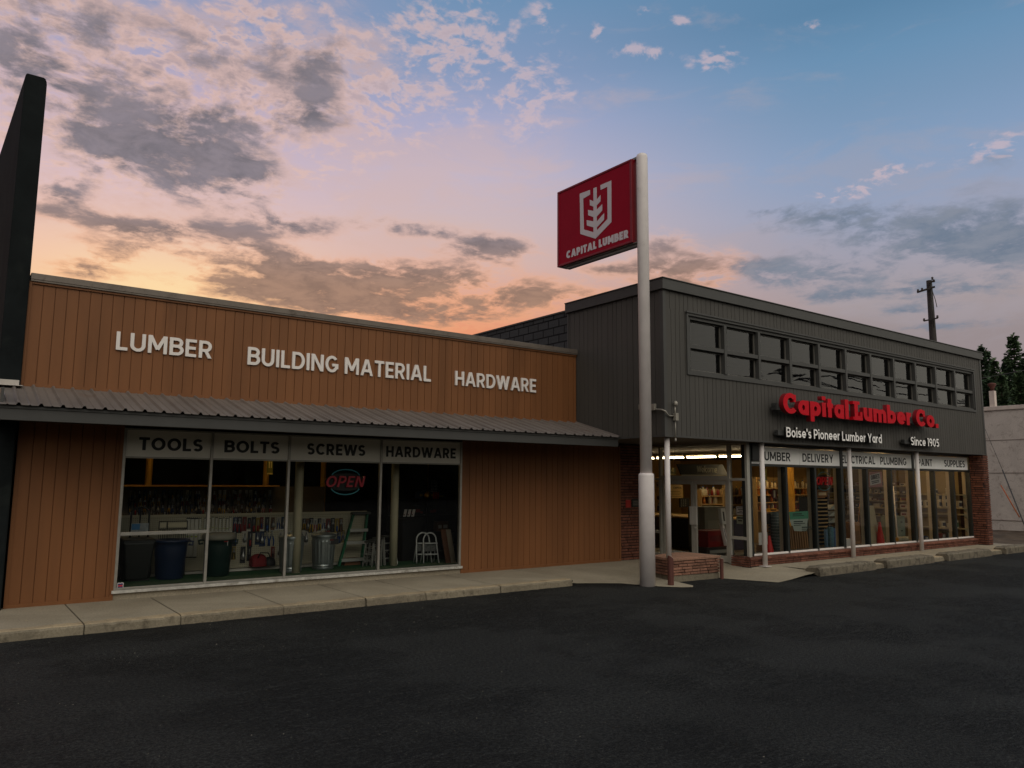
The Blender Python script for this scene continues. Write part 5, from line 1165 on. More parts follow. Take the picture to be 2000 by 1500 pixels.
# green stepladder
FG = C('fibreglass_green', 16, 98, 66, rough=.5); AL = C('bare_aluminium', 176, 174, 168, rough=.4, metal=.5)
t = thing('green_stepladder', 'tall green fibreglass stepladder with pale steps in the window', 'ladder', (7.0, 15.2, .27))
fl, frt = PZ(661, 1107, .27), PZ(705, 1101, .27); yt = max(fl.y, frt.y)+.33; tl, tr = PY(690, 1005, yt), PY(717, 1005, yt)
b = MB()
for f, tp in ((fl, tl), (frt, tr)):
    b = MB(); b.bar(f, tp, .035, .075, (0, 1, 0)); b.build('front_rail', FG, t)
for f, tp, dx in ((fl, tl, .06), (frt, tr, -.06)):
    b = MB(); b.bar((f.x+dx, yt+.38, .27), (tp.x, yt+.05, tp.z), .03, .05, (0, 1, 0)); b.build('rear_rail', FG, t)
for v in (1034, 1057, 1088):
    f = (PY(690, v, (fl.y+yt)/2).z-.27)/(tl.z-.27); a, c_ = fl.lerp(tl, f), frt.lerp(tr, f)
    b = MB(); b.box(a.x, c_.x, a.y-.05, a.y+.07, a.z-.03, a.z); b.box(a.x, c_.x, a.y-.052, a.y-.045, a.z-.06, a.z+.004); b.build('step', AL, t)
b = MB(); b.box(tl.x-.05, tr.x+.06, yt-.08, yt+.14, tl.z, tl.z+.06); b.build('top_cap', C('cap_grey', 66, 66, 62), t, bevel=.015)
x0, x1, z0, z1 = rectY(672, 1090, 702, 1102, 15.45); b = MB(); b.box(x0, x1, 15.4, 15.6, .271, z1); b.box(x0+.01, x1-.01, 15.395, 15.4, .29, z1-.03, 0); o = b.build('carton', C('carton_brown', 120, 76, 46, var=.1), None, bevel=.008); centre(o); tag(o, 'low brown carton on the green carpet under the stepladder', 'carton')
# folded aluminium ladders and rounded step stools
def stool_proto():
    t = thing('folding_ladder', '', 'ladder'); b = MB()
    for x in (-.2, .2): b.bar((x, -.12, 0), (x*.8, 0, .78), .025, .05, (0, 1, 0)); b.bar((x*1.02, .12, 0), (x*.84, .03, .74), .02, .035, (0, 1, 0))
    b.tube([(-.17, .08, .2), (.17, .05, .5)], .008, 5); b.tube([(.17, .08, .2), (-.17, .05, .5)], .008, 5); b.build('frame', AL, t)
    for z, y in ((.2, -.09), (.42, -.055), (.62, -.025)):
        b = MB(); b.box(-.18, .18, y-.04, y+.05, z-.025, z); b.build('step', AL, t)
    b = MB(); b.box(-.2, .2, -.07, .09, .78, .83); b.build('top_cap', C('cap_grey', 66, 66, 62), t, bevel=.01); return t
sp0 = stool_proto(); cnt = 0
for u, v, rz, sc, lab in ((762, 1103, .05, .95, 'small aluminium stepladder with grey top beside the cream column'), (741, 1105, -.9, .9, 'folded aluminium ladder in the stack left of the cream column'), (733, 1106, -1.0, .85, 'folded aluminium ladder in the stack left of the cream column'), (725, 1107, -1.1, .8, 'folded aluminium ladder in the stack left of the cream column')):
    q = PZ(u, v, .27); o = sp0 if cnt == 0 else dup(sp0); cnt += 1; o.location = (q.x, q.y+.1, .27); o.rotation_euler = (0, 0, rz); o.scale = (.8*sc if rz > 0 else .6, .55 if rz < 0 else 1, sc*.78); o['label'] = lab; o['group'] = 'aluminium ladders by the cream column'
def arch_proto():
    t = thing('step_stool', '', 'step stool'); r = .16; b = MB()
    b.tube([(-.19, -.1, 0), (-.165, 0, .42)]+[(-r*math.cos(R(a)), .02, .5+r*math.sin(R(a))) for a in range(0, 181, 15)]+[(.165, 0, .42), (.19, -.1, 0)], .016, 8)
    b.tube([(-.17, .14, 0), (-.15, .03, .42)], .013, 6); b.tube([(.17, .14, 0), (.15, .03, .42)], .013, 6); b.build('frame', C('white_enamel_tube', 200, 200, 198, rough=.35), t)
    for z, y in ((.2, -.07), (.44, -.02)):
        b = MB(); b.box(-.16, .16, y-.06, y+.06, z-.02, z); b.build('step', C('white_enamel_tube', 200, 200, 198), t)
    b = MB(); b.box(-.15, .15, -.0, .006, .25, .44)
    b.build('label_sheet', C('stool_label', 96, 96, 94, var=.5, vscale=22), t); return t
ap = arch_proto()
for i, (u, v, lab) in enumerate(((840, 1099, 'white round topped step stool standing in front'), (828, 1100, 'white round topped step stool tucked behind the first'))):
    q = PZ(u, v, .27); o = ap if i == 0 else dup(ap); o.location = (q.x+(.0 if i == 0 else .06), q.y+(.02 if i == 0 else .16), .27); o.rotation_euler = (0, 0, -.12); o.scale = (.95, .9, .98); o['label'] = lab; o['group'] = 'white step stools'
x0, x1, z0, z1 = rectY(868, 1035, 884, 1098, 14.75)
for k, (dx, m_, lab) in enumerate(((0, C('sheet_brown', 112, 72, 48), 'brown upright sheet board leaning at the right end of the window'), (.13, C('sheet_beige', 176, 160, 138), 'beige upright sheet board leaning beside the brown one'))):
    b = MB(); b.hexa([(x0+dx, 14.65, .271), (x0+dx+.12, 14.65, .271), (x0+dx+.12, 14.69, .271), (x0+dx, 14.69, .271)], [(x0+dx, 14.9, z1), (x0+dx+.12, 14.9, z1), (x0+dx+.12, 14.94, z1), (x0+dx, 14.94, z1)])
    o = b.build('sheet_board', m_, None, bevel=.004); centre(o); tag(o, lab, 'board')
# dark racking at the right with goods
DK = C('rack_black', 22, 22, 22)
t = thing('dark_rack', 'black steel rack of dim goods behind the right hand window pane', 'rack', (9.3, 16.4, .03)); rx0, rx1 = PY(776, 1000, 16.3).x, PY(892, 1000, 16.3).x
for x in (rx0, (rx0+rx1)/2, rx1):
    b = MB(); b.box(x-.02, x+.02, 16.3, 16.34, .03, 2.2); b.build('upright', DK, t)
for z in (.35, .8, 1.2, 1.6):
    b = MB(); b.box(rx0, rx1, 16.34, 16.8, z, z+.03); b.build('shelf', DK, t)
b = MB(); b.box(rx0, rx1, 16.8, 16.82, .03, 2.2); b.build('back_sheet', C('rack_back', 30, 28, 26), t)
for i in range(22):
    z = (.38, .83, 1.23, 1.63)[i % 4]; x = rx0+.1+(rx1-rx0-.2)*rnd.random(); w, h = rnd.uniform(.05, .12), rnd.uniform(.1, .24)
    b = MB(); b.hexa([(x-w, 16.4, z+.001), (x+w, 16.4, z+.001), (x+w, 16.6, z+.001), (x-w, 16.6, z+.001)], [(x-w*.9, 16.41, z+h), (x+w*.9, 16.41, z+h), (x+w*.9, 16.59, z+h), (x-w*.9, 16.59, z+h)])
    b.box(x-w*.6, x+w*.6, 16.395, 16.4, z+h*.3, z+h*.65, 1)
    o = b.build('rack_box', [CARDS[(0, 5, 0, 3)[i % 4]], CARDS[(1, 1, 2, 4)[i % 4]]], None, bevel=.006); centre(o); tag(o, 'dim boxed goods on the black rack behind the right pane', 'box', 'boxes on the black rack')
for k in range(3):
    a = PY(790+k*8, 1009, 15.9); c_ = PY(795+k*8, 995, 15.9); b = MB(); b.hexa([(a.x-.035, 15.9, a.z), (a.x+.035, 15.9, a.z), (a.x+.035, 15.905, a.z), (a.x-.035, 15.905, a.z)], [(c_.x-.035, 15.95, c_.z), (c_.x+.035, 15.95, c_.z), (c_.x+.035, 15.955, c_.z), (c_.x-.035, 15.955, c_.z)])
    b.box(a.x-.02, a.x+.0, 15.896, 15.899, a.z+.03, a.z+.06, 1); o = b.build('price_card', [WHITEL, CARDS[2]], None); centre(o); tag(o, 'white slanted price card, one of three in front of the black rack', 'card', 'three white cards')
t = thing('dark_stand', 'low black counter stand holding the three white cards', 'stand', (8.7, 16.0, .03)); x0, x1 = PY(780, 1010, 16).x, PY(822, 1010, 16).x
zc = PY(800, 1010, 15.95).z-.02; b = MB(); b.box(x0, x1, 15.85, 16.2, zc-.05, zc); b.build('top', DK, t)
b = MB(); b.box(x0+.04, x1-.04, 15.9, 16.15, .03, zc-.05); b.build('base', DK, t)
# hanging flag
t = thing('wall_flag', 'small flag with white stars on navy and red stripes hanging inside the right pane', 'flag', (9.6, 16.2, 1.7)); x0, x1, z0, z1 = rectY(841, 937, 855, 961, 16.15)
b = MB(); b.box(x0, x1, 16.15, 16.16, z0, z1); f_ = b.build('canton', C('flag_navy', 24, 28, 48), t)
b = MB()
for i in range(5):
    for j in range(8): xx, zz = x0+(x1-x0)*(i+.5+.25*(j % 2))/5.4, z0+(z1-z0)*(j+.5)/8; b.face([(xx-.011, 16.148, zz), (xx, 16.148, zz-.011), (xx+.011, 16.148, zz), (xx, 16.148, zz+.011)])
b.build('star_print', WHITEL, f_)
b = MB()
for k in range(4): b.box(x0+.08+k*.045, x0+.102+k*.045, 16.151, 16.16, z0-.16, z0-.001)
b.build('stripe', C('flag_red', 170, 50, 34), t)
b = MB(); q = PY(835, 967, 16.1); b.lathe((q.x, 16.1, q.z-.09), [(.02, 0), (.07, .03), (.085, .09), (.05, .15), (.015, .18)], 14); b.tube([(q.x, 16.1, q.z+.08), (q.x, 16.1, 3.4)], .006, 5); o = b.build('brass_pendant', C('brass', 190, 140, 60, rough=.3, metal=.8)); centre(o); tag(o, 'small brass pendant hanging beside the flag', 'pendant')
# neon open signs
NR = mat('neon_red_tube', (150, 30, 44), .4, emit=(200, 26, 50), estr=.025); NB = mat('neon_cyan_tube', (60, 120, 128), .4, emit=(60, 140, 150), estr=.03)
NRL = mat('neon_red_lit', (170, 34, 40), .4, emit=(220, 30, 40), estr=.07)
def open_sign(u0, v0, u1, v1, Y, label, red, hang_z):
    t = thing('neon_sign', label, 'sign', ((PY(u0, v0, Y).x+PY(u1, v1, Y).x)/2, Y, PY(u0, v1, Y).z)); x0, x1, z0, z1 = rectY(u0, v0, u1, v1, Y); w, h = x1-x0, z1-z0; xc, zc = (x0+x1)/2, (z0+z1)/2
    text_on('OPEN', (x0+w*.02, Y, zc-h*.2), (x1-w*.02, Y, zc-h*.2), h*.44, .03, red, t, w=.16, gap=.16, shear=.22)
    for s in (1, -1):
        b = MB(); b.tube([(xc+w*.36*math.cos(R(a)), Y, zc+s*(h*.18+h*.32*math.sin(R(a)))) for a in range(18, 163, 12)], .012, 8); b.build('arc_tube', NB, t)
    b = MB(); b.hexa([(xc+w*.5*math.cos(R(a)), Y+.012, zc+h*.36*math.sin(R(a))) for a in range(0, 360, 15)], [(xc+w*.5*math.cos(R(a)), Y+.03, zc+h*.36*math.sin(R(a))) for a in range(0, 360, 15)]); b.build('backing', C('sign_backing', 20, 22, 24), t)
    for xx in (xc-w*.3, xc+w*.3):
        b = MB(); b.tube([(xx, Y+.02, zc+h*.3), (xx, Y+.02, hang_z)], .004, 5); b.build('chain', DK, t)
open_sign(635, 917, 714, 966, 14.2, 'dim red OPEN neon sign with cyan arcs inside the SCREWS window', NR, 3.4)
# numbered aisle sign
OLV = C('olive_sign', 116, 112, 44, rough=.6); SIGNY = C('sign_yellow', 226, 206, 110, rough=.6)
def aisle_sign(txt, u0, v0, u1, v1, Y, label, th, ztop):
    x0, x1, z0, z1 = rectY(u0, v0, u1, v1, Y); t = thing('aisle_sign', label, 'sign', ((x0+x1)/2, Y, z0)); b = MB(); b.box(x0, x1, Y, Y+.02, z0, z1); b.build('plate', OLV, t)
    w = x1-x0; n = len(txt); text_on(txt, (x0+w*(.32 if n == 1 else .2), Y-.001, z0+(z1-z0)*.42), (x0+w*(.72 if n == 1 else .8), Y-.001, z0+(z1-z0)*.42), th, .003, SIGNY, t, w=.16, gap=.14, split=False)
    b = MB(); b.box(x0, x1, Y-.004, Y-.0005, z0+.005, z0+.04); b.build('bottom_strip', SIGNY, t)
    b = MB(); b.tube([(x0+.03, Y+.01, z1), (x0+.03, Y+.01, ztop)], .004, 5); b.tube([(x1-.03, Y+.01, z1), (x1-.03, Y+.01, ztop)], .004, 5); b.build('hanger', DK, t)
aisle_sign('11', 522, 896, 533, 927, 18.2, 'olive hanging aisle sign numbered 11 in the dark shop', .15, 3.4)

# ================================================================== goods inside the charcoal store
for k in range(5): lamp_fixture(19.0, 13.2+k*1.27, 2.85, 1.22, 'Y', 'lit fluorescent tube in the row seen through the entrance transom', 22.0, (255, 226, 178))
for x, y in ((21.5, 13.0), (24.0, 12.9), (26.2, 12.7), (22.0, 15.0)): lamp_fixture(x, y, 2.88, 1.22, 'X', 'added fluorescent tube, out of view, brightening the goods behind the shopfront', 34.0, (255, 208, 140))  # hidden tubes added to brighten the window area of the store
TAN = C('counter_tan', 176, 146, 96); BLU = C('counter_blue', 26, 38, 62); GRY = C('cabinet_grey', 92, 90, 78, var=.05)
def yb(name, label, cat, u0, v0, u1, v1, Y, dep, m, group=None, taper=0.0, trim=None, zfloor=None, bev=.006):
    """carton-like body whose front lies on the plane Y, with a label panel let into the front"""
    x0, x1, z0, z1 = rectY(u0, v0, u1, v1, Y); z0 = zfloor if zfloor is not None else z0
    t = thing(name, label, cat, ((x0+x1)/2, Y, z0), group=group); b = MB(); e = (x1-x0)*taper
    b.hexa([(x0, Y, z0), (x1, Y, z0), (x1, Y+dep, z0), (x0, Y+dep, z0)], [(x0+e, Y+e*.5, z1), (x1-e, Y+e*.5, z1), (x1-e, Y+dep-e*.5, z1), (x0+e, Y+dep-e*.5, z1)]); b.build('body', m, t, bevel=bev)
    if trim is not None:
        w, h = x1-x0, z1-z0; b = MB(); b.box(x0+w*.12, x1-w*.12, Y-.003, Y-.0005, z0+h*.35, z0+h*.7); b.build('front_panel', trim, t)
    return t, (x0, x1, z0, z1)
# checkout counter
t = thing('checkout_counter', 'dark blue checkout counter with tan top just inside the doors', 'counter', (18.6, 15, .125))
b = MB(); b.box(17.9, 19.3, 14.3, 18.2, .126, 1.0); b.build('body', BLU, t, bevel=.01)
b = MB(); b.box(17.85, 19.35, 14.25, 18.25, 1.0, 1.05); b.build('counter_top', TAN, t, bevel=.008)
yb('grey_cabinet', 'beige grey cabinet standing inside the right hand door', 'cabinet', 1377, 990, 1424, 1080, 14.2, .6, GRY, trim=C('cabinet_panel', 106, 102, 88), zfloor=.126)
yb('red_tool_chest', 'dark red tool chest on a low black base inside the door', 'chest', 1383, 1036, 1420, 1068, 13.4, .5, C('chest_red', 112, 16, 18, rough=.4), trim=C('chest_drawer', 92, 12, 14))
yb('low_platform', 'low black platform under the red tool chest', 'platform', 1380, 1068, 1432, 1086, 13.38, .6, DK, zfloor=.126, trim=C('platform_lip', 130, 128, 120))
for i, (ub, vb_, ut, vt, wpx, m_, lab) in enumerate(((1422, 1066, 1412, 1022, 6, WHITEL, 'narrow white printed carton leaning by the red chest'), (1416, 1024, 1412, 993, 14, C('pale_carton', 170, 166, 158), 'pale grey carton leaning above the red chest'))):
    a, c_ = PY(ub, vb_, 13.2), PY(ut, vt, 13.35); w = wpx/75
    t = thing('leaning_carton', lab, 'carton', (a.x, 13.2, a.z)); b = MB(); b.hexa([(a.x-w/2, 13.2, a.z), (a.x+w/2, 13.2, a.z), (a.x+w/2, 13.3, a.z), (a.x-w/2, 13.3, a.z)], [(c_.x-w/2, 13.35, c_.z), (c_.x+w/2, 13.35, c_.z), (c_.x+w/2, 13.45, c_.z), (c_.x-w/2, 13.45, c_.z)]); b.build('body', m_, t, bevel=.004)
    b = MB(); p, q = a.lerp(c_, .2), a.lerp(c_, .8); b.hexa([(p.x-w*.2, p.y-.004, p.z), (p.x+w*.1, p.y-.004, p.z), (p.x+w*.1, p.y, p.z), (p.x-w*.2, p.y, p.z)], [(q.x-w*.2, q.y-.004, q.z), (q.x+w*.1, q.y-.004, q.z), (q.x+w*.1, q.y, q.z), (q.x-w*.2, q.y, q.z)]); b.build('print', DK, t)
# signs seen through the entrance
t = thing('hanging_sign_board', 'lit cream sign board printed CAPITAL hanging behind the left door', 'sign', (18, 15.4, 1.6)); x0, x1, z0, z1 = rectY(1289, 947, 1334, 973, 15.4)
b = MB(); b.box(x0, x1, 15.4, 15.5, z0, z1); b.build('board', C('cream_board', 226, 186, 104), t, bevel=.01)
text_on('CAPITAL', (x0+(x1-x0)*.58, 15.398, z0+(z1-z0)*.72), (x1-.06, 15.398, z0+(z1-z0)*.72), .05, .003, DK, t, w=.17, gap=.1, split=False)
b = MB()
for k in range(4): b.box(x0+.3+.02*k, x1-.08-.05*(k % 2), 15.396, 15.399, z0+.04+k*.05, z0+.055+k*.05)
b.build('small_print', C('tan_print', 150, 110, 50), t)
t = thing('price_board', 'black letter board with pale rows of text behind the left door', 'sign', (17.5, 14.9, 1.3)); x0, x1, z0, z1 = rectY(1328, 973, 1347, 991, 14.9)
b = MB(); b.box(x0, x1, 14.9, 14.93, z0, z1); b.build('board', DK, t)
b = MB()
for k in range(4):
    for j in range(3): b.box(x0+.04+j*.085, x0+.09+j*.085, 14.896, 14.8995, z1-.06-k*.055, z1-.045-k*.055)
b.build('lettering', CREAM, t)
t = thing('welcome_awning', 'dark green awning sign reading Welcome above the doors inside', 'sign', (17.6, 14.2, 2.1)); Yw = 14.2
pts = [PY(u, v, Yw) for u, v in ((1331, 927), (1422, 928), (1425, 907), (1336, 906))]
b = MB(); dp = (0, .18, .25, .25); f0 = [(p.x, Yw+(0 if i < 2 else .25), p.z) for i, p in enumerate(pts)]; b.hexa(f0, [(p[0], p[1]+.04, p[2]) for p in f0]); b.build('canvas', C('awning_green', 28, 31, 21), t)
q0, q1 = PY(1361, 922, Yw), PY(1400, 923, Yw); zz = (q0.z+q1.z)/2
text_on('Welcome', (q0.x, Yw-.004, zz), (q1.x, Yw-.004, zz), .17, .012, C('awning_letter', 226, 220, 196), t, w=.10, gap=.1, split=False, shear=.08)
b = MB(); b.bar((pts[0].x, Yw-.01, pts[0].z-.015), (pts[1].x, Yw-.01, pts[1].z-.015), .03, .03); b.build('bottom_rail', CREAM, t)
aisle_sign('4', 1306, 914.5, 1320, 928, 15.2, 'olive hanging aisle sign numbered 4 behind the left door', .13, ZB)
# bottle shelves behind the doors
def shelf_unit(label, u0, u1, vs, Y, dep, m, zt):
    x0, x1 = PY(u0, vs[0], Y).x, PY(u1, vs[0], Y).x; zs_ = [PY((u0+u1)/2, v, Y).z for v in vs]; t = thing('shelving_unit', label, 'shelves', ((x0+x1)/2, Y, .125))
    for z in zs_:
        b = MB(); b.box(x0, x1, Y, Y+dep, z-.025, z); b.box(x0, x1, Y-.008, Y, z-.035, z+.006); b.build('shelf', m, t)
    b = MB(); b.box(x0, x1, Y+dep, Y+dep+.03, .126, zt); b.build('back_panel', C('shelf_back', 128, 106, 62), t)
    for x in (x0, x1):
        b = MB(); b.box(x-.02, x+.02, Y, Y+dep, .126, zt); b.build('end_panel', m, t)
    return x0, x1, zs_
BOT = [C('bottle_red', 130, 28, 22, rough=.4), C('bottle_amber', 180, 110, 40, rough=.4), C('bottle_white', 206, 196, 170, rough=.4), C('bottle_dark', 50, 34, 26, rough=.4)]
bprot = {}
def bottle(x, y, z, mi, kind, sc, label, group):
    k = (mi, kind)
    if k not in bprot:
        t = thing('bottle' if kind == 0 else 'can' if kind == 1 else 'jug', '', 'bottle' if kind == 0 else 'can' if kind == 1 else 'jug'); b = MB()
        if kind == 0: b.lathe((0, 0, 0), [(.04, 0), (.045, .01), (.045, .15), (.018, .19), (.018, .21)], 14); b.build('body', BOT[mi], t); b = MB(); b.lathe((0, 0, .21), [(.02, 0), (.02, .03)], 10); b.build('cap', GRIPS[mi % 4], t)
        elif kind == 1:
            b.lathe((0, 0, 0), [(.08, 0), (.085, .006), (.085, .17), (.088, .175), (.088, .19), (.07, .186), (.01, .186)], 22); b.build('body', BOT[mi], t)
            b = MB(); n = 12; lo = [(.0865*math.cos(R(210+i*10)), .0865*math.sin(R(210+i*10))) for i in range(n+1)]
            for (p, q) in zip(lo, lo[1:]): b.face([(p[0], p[1], .04), (q[0], q[1], .04), (q[0], q[1], .14), (p[0], p[1], .14)])
            b.build('label', [CARDS[0], CARDS[3]][mi % 2], t)
        else:
            b.hexa([(-.07, -.05, 0), (.07, -.05, 0), (.07, .05, 0), (-.07, .05, 0)], [(-.07, -.05, .2), (.07, -.05, .2), (.07, .05, .2), (-.07, .05, .2)]); b.lathe((-.03, 0, .2), [(.035, 0), (.022, .05), (.022, .08)], 12); b.build('body', BOT[mi], t)
            b = MB(); b.box(-.055, .055, -.054, -.051, .03, .15); b.build('label', C('label_green', 40, 96, 60), t)
        bprot[k] = t
    else: t = dup(bprot[k])
    t.location = (x, y, z+.001); t.scale = (sc, sc, sc); t['label'] = label; t['group'] = group
x0, x1, zz = shelf_unit('tan shelves of bottles seen through the right hand door', 1430, 1475, (967, 985, 1005), 16.6, .4, TAN, 2.1)
for z in zz:
    for k in range(8): bottle(x0+.12+(x1-x0-.24)*k/7, 16.75+rnd.uniform(-.05, .1), z, rnd.randrange(4), 0, rnd.uniform(.9, 1.25), 'small bottle on the tan shelves beyond the doors', 'bottles on the tan shelves')
x0, x1, zz = shelf_unit('tan shelf of red and amber bottles behind the middle of the doors', 1370, 1412, (968, 984), 16.0, .4, TAN, 1.85)
for z in zz:
    for k in range(7): bottle(x0+.1+(x1-x0-.2)*k/6, 16.15+rnd.uniform(-.05, .1), z, rnd.choice((0, 0, 1, 2)), 0, rnd.uniform(.9, 1.3), 'red or amber bottle on the shelf behind the door meeting', 'bottles on the middle shelf')
yb('yellow_card', 'narrow yellow card taped inside the left door near its top', 'card', 1350, 938, 1357, 953, 14.4, .01, C('card_sun', 216, 166, 70))
def xnotice(y0, y1, z0, z1, label, lines, m, cat='notice', head=None):
    t = thing('window_notice', label, cat, (XD+.03, (y0+y1)/2, z0)); b = MB(); b.box(XD+.012, XD+.016, y0, y1, z0, z1); b.build('sheet', m, t); b = MB()
    for k in range(lines): h = (z1-z0)/(lines+1); zc_ = z1-h*(k+.8); ins = (y1-y0)*(.1+.12*((k*7) % 3)); b.box(XD+.0105, XD+.0118, y0+ins, y1-ins, zc_-h*.22, zc_+h*.22)
    b.build('print', BLACKL, t)
def pyz(u, v): q = PX(u, v, XD); return q.y, q.z
(ya_, za_), (yb_, zb_) = pyz(1437, 989), pyz(1455, 1006)
xnotice(min(ya_, yb_), max(ya_, yb_), min(za_, zb_), max(za_, zb_), 'white notice with bold black lines taped in the narrow pane by the doors', 4, WHITEL)
(ya_, za_), (yb_, zb_) = pyz(1438, 1007), pyz(1452, 1024)
xnotice(min(ya_, yb_), max(ya_, yb_), min(za_, zb_), max(za_, zb_), 'pale notice with greenish block below the white notice', 2, C('pale_notice', 164, 170, 150))
for i, (u0, v0, u1, v1, lab, m_) in enumerate(((1281, 941, 1287, 952, 'small red and white sticker in the left sidelight', C('sticker_pale', 170, 140, 110)), (1282, 968, 1289, 977, 'round pale sticker in the left sidelight', C('sticker_dim', 110, 92, 80)), (1283, 978, 1291, 988, 'triangular white sticker in the left sidelight', C('sticker_grey', 150, 140, 130)), (1283, 988, 1292, 998, 'dark blue sticker in the left sidelight', C('sticker_blue', 50, 66, 84)))):
    (ya_, za_), (yb_, zb_) = pyz(u0, v0), pyz(u1, v1)
    t = thing('window_sticker', lab, 'sticker', (XD+.03, ya_, zb_)); b = MB(); y0, y1, z0, z1 = min(ya_, yb_), max(ya_, yb_), min(za_, zb_), max(za_, zb_); yc_, zc_ = (y0+y1)/2, (z0+z1)/2
    if i == 2: sh_ = [(y0, z0), (y1, z0), (yc_, z1)]
    elif i == 1: sh_ = [(yc_+(y1-y0)/2*math.cos(R(a)), zc_+(z1-z0)/2*math.sin(R(a))) for a in range(0, 360, 24)]
    else: sh_ = [(y0, z0), (y1, z0), (y1, z1), (y0, z1)]
    b.hexa([(XD+.012, y, z) for y, z in sh_], [(XD+.016, y, z) for y, z in sh_]); b.build('sheet', m_, t)
    b = MB(); b.box(XD+.0105, XD+.0118, yc_-(y1-y0)*.18, yc_+(y1-y0)*.18, zc_-(z1-z0)*.2, zc_+(z1-z0)*.05); b.build('print', CARDS[(2, 0, 0, 2)[i]], t)

# behind the shopfront glass, left to right
aisle_sign('2', 1487, 915, 1498, 941, 13.2, 'olive hanging aisle sign numbered 2 behind the LUMBER pane', .16, ZB)
aisle_sign('1', 1600, 915, 1622, 931, 12.6, 'olive hanging aisle sign numbered 1 above the shopfront neon sign', .14, ZB)
x0, x1, zz = shelf_unit('tan shelves of white bottles behind the LUMBER and DELIVERY panes', 1478, 1592, (953, 966, 980, 996), 15.6, .45, TAN, 2.25)
for r_, z in enumerate(zz):
    for k in range(14): bottle(x0+.1+(x1-x0-.2)*(k+rnd.uniform(-.2, .2))/14, 15.75, z, (2 if r_ == 0 else rnd.randrange(4)), 0, rnd.uniform(.8, 1.15), 'small bottle on the shelves behind the LUMBER and DELIVERY panes', 'bottles behind the shopfront')
b = MB(); x = PY(1546, 940, 14.6).x; b.box(x-.07, x+.07, 14.55, 14.69, .126, ZB); b.box(x-.09, x+.09, 14.53, 14.71, ZB-.08, ZB-.001); b.build('interior_column', YEL, store)
t = thing('oval_sign', 'oval dark red hanging sign with a pale band behind the LUMBER pane', 'sign', (16.9, 12.8, 1.7)); x0, x1, z0, z1 = rectY(1507, 954, 1518, 975, 12.8); xc, zc = (x0+x1)/2, (z0+z1)/2
ov = lambda s, y: [(xc+s*(x1-x0)/2*math.cos(R(a)), y, zc+s*(z1-z0)/2*math.sin(R(a))) for a in range(0, 360, 20)]
b = MB(); b.hexa(ov(1, 12.8), ov(1, 12.82)); b.build('plate', C('oval_red', 84, 26, 30), t); b = MB(); b.box(xc-.035, xc+.035, 12.795, 12.799, zc-.1, zc+.1); b.build('band', CREAM, t); b = MB(); b.tube([(xc, 12.81, z1), (xc, 12.81, ZB)], .004, 5); b.build('hanger', DK, t)
t = thing('slotted_panel', 'tan wooden panel with dark slots standing behind the LUMBER pane', 'panel', (16.9, 12.5, .125)); x0, x1, z0, z1 = rectY(1496, 1000, 1516, 1062, 12.5)
b = MB(); b.box(x0, x1, 12.5, 12.54, z0, z1); b.build('board', C('panel_wood', 146, 100, 48, var=.15, stretch=(6, 1, .6)), t)
b = MB(); b.box(x0+.03, x1-.14, 12.49, 12.4995, z0+(z1-z0)*.62, z1-.04); b.build('opening', C('opening_dark', 50, 36, 22), t); b = MB()
for k in range(6): b.box(x0+.09, x0+.17, 12.49, 12.4995, z0+.12+k*.085, z0+.15+k*.085)
b.build('slot', DK, t); b = MB(); b.box(x0, x1, 12.45, 12.6, .126, z0); b.build('foot', DK, t)
t = thing('wire_mesh_roll', 'tall roll of grey wire mesh standing behind the LUMBER pane', 'roll', (17.3, 12.3, .125)); q = PY(1524, 1070, 12.25); zt = PY(1524, 1000, 12.25).z
b = MB(); b.lathe((q.x, 12.35, .126), [(.13, 0), (.13, zt-.126), (.10, zt-.126), (.10, zt-.3), (.01, zt-.3)], 26); b.build('mesh', C('mesh_grey', 92, 100, 96, metal=.4, var=.4, vscale=40), t); b = MB()
for k in range(14): z = .16+k*(zt-.2)/14; b.lathe((q.x, 12.35, z), [(.132, 0), (.136, .004), (.132, .008)], 26)
b.build('wire_ring', AL, t)
yb('paper_sheet', 'blank white sheet taped low behind the first pane', 'sheet', 1482, 1040, 1499, 1064, YG+.12, .006, WHITEL, bev=0)
CONE = C('cone_orange_red', 222, 36, 24, rough=.5)
def cone(u, v, Y, h, label, zf):
    q = PY(u, v, Y); t = thing('traffic_cone', label, 'cone', (q.x, Y, zf), group='orange red cones'); b = MB(); b.lathe((q.x, Y, zf), [(.15, .02), (.14, .03), (.03, h-.02), (.02, h), (.005, h)], 22); b.build('body', CONE, t); b = MB(); b.box(q.x-.17, q.x+.17, Y-.17, Y+.17, zf, zf+.025); b.build('base', CONE, t, bevel=.01)
cone(1503, 1070, 12.0, .62, 'orange red cone behind the first shopfront pane', .126)
cone(1720, 1060, 12.0, .82, 'orange red cone behind the ELECTRICAL and PLUMBING panes', .126)
yb('cardboard_carton', 'small brown cardboard carton beside the first cone', 'carton', 1493, 1064, 1503, 1077, 12.15, .25, C('cardboard', 140, 98, 58, var=.1), trim=C('cardboard_dark', 112, 78, 46), zfloor=.126)
yb('yellow_case', 'bright yellow tool case on the shelf behind the first pane', 'case', 1504, 993, 1517, 1000, 14.6, .2, C('case_yellow', 206, 150, 30, rough=.4), trim=DK)
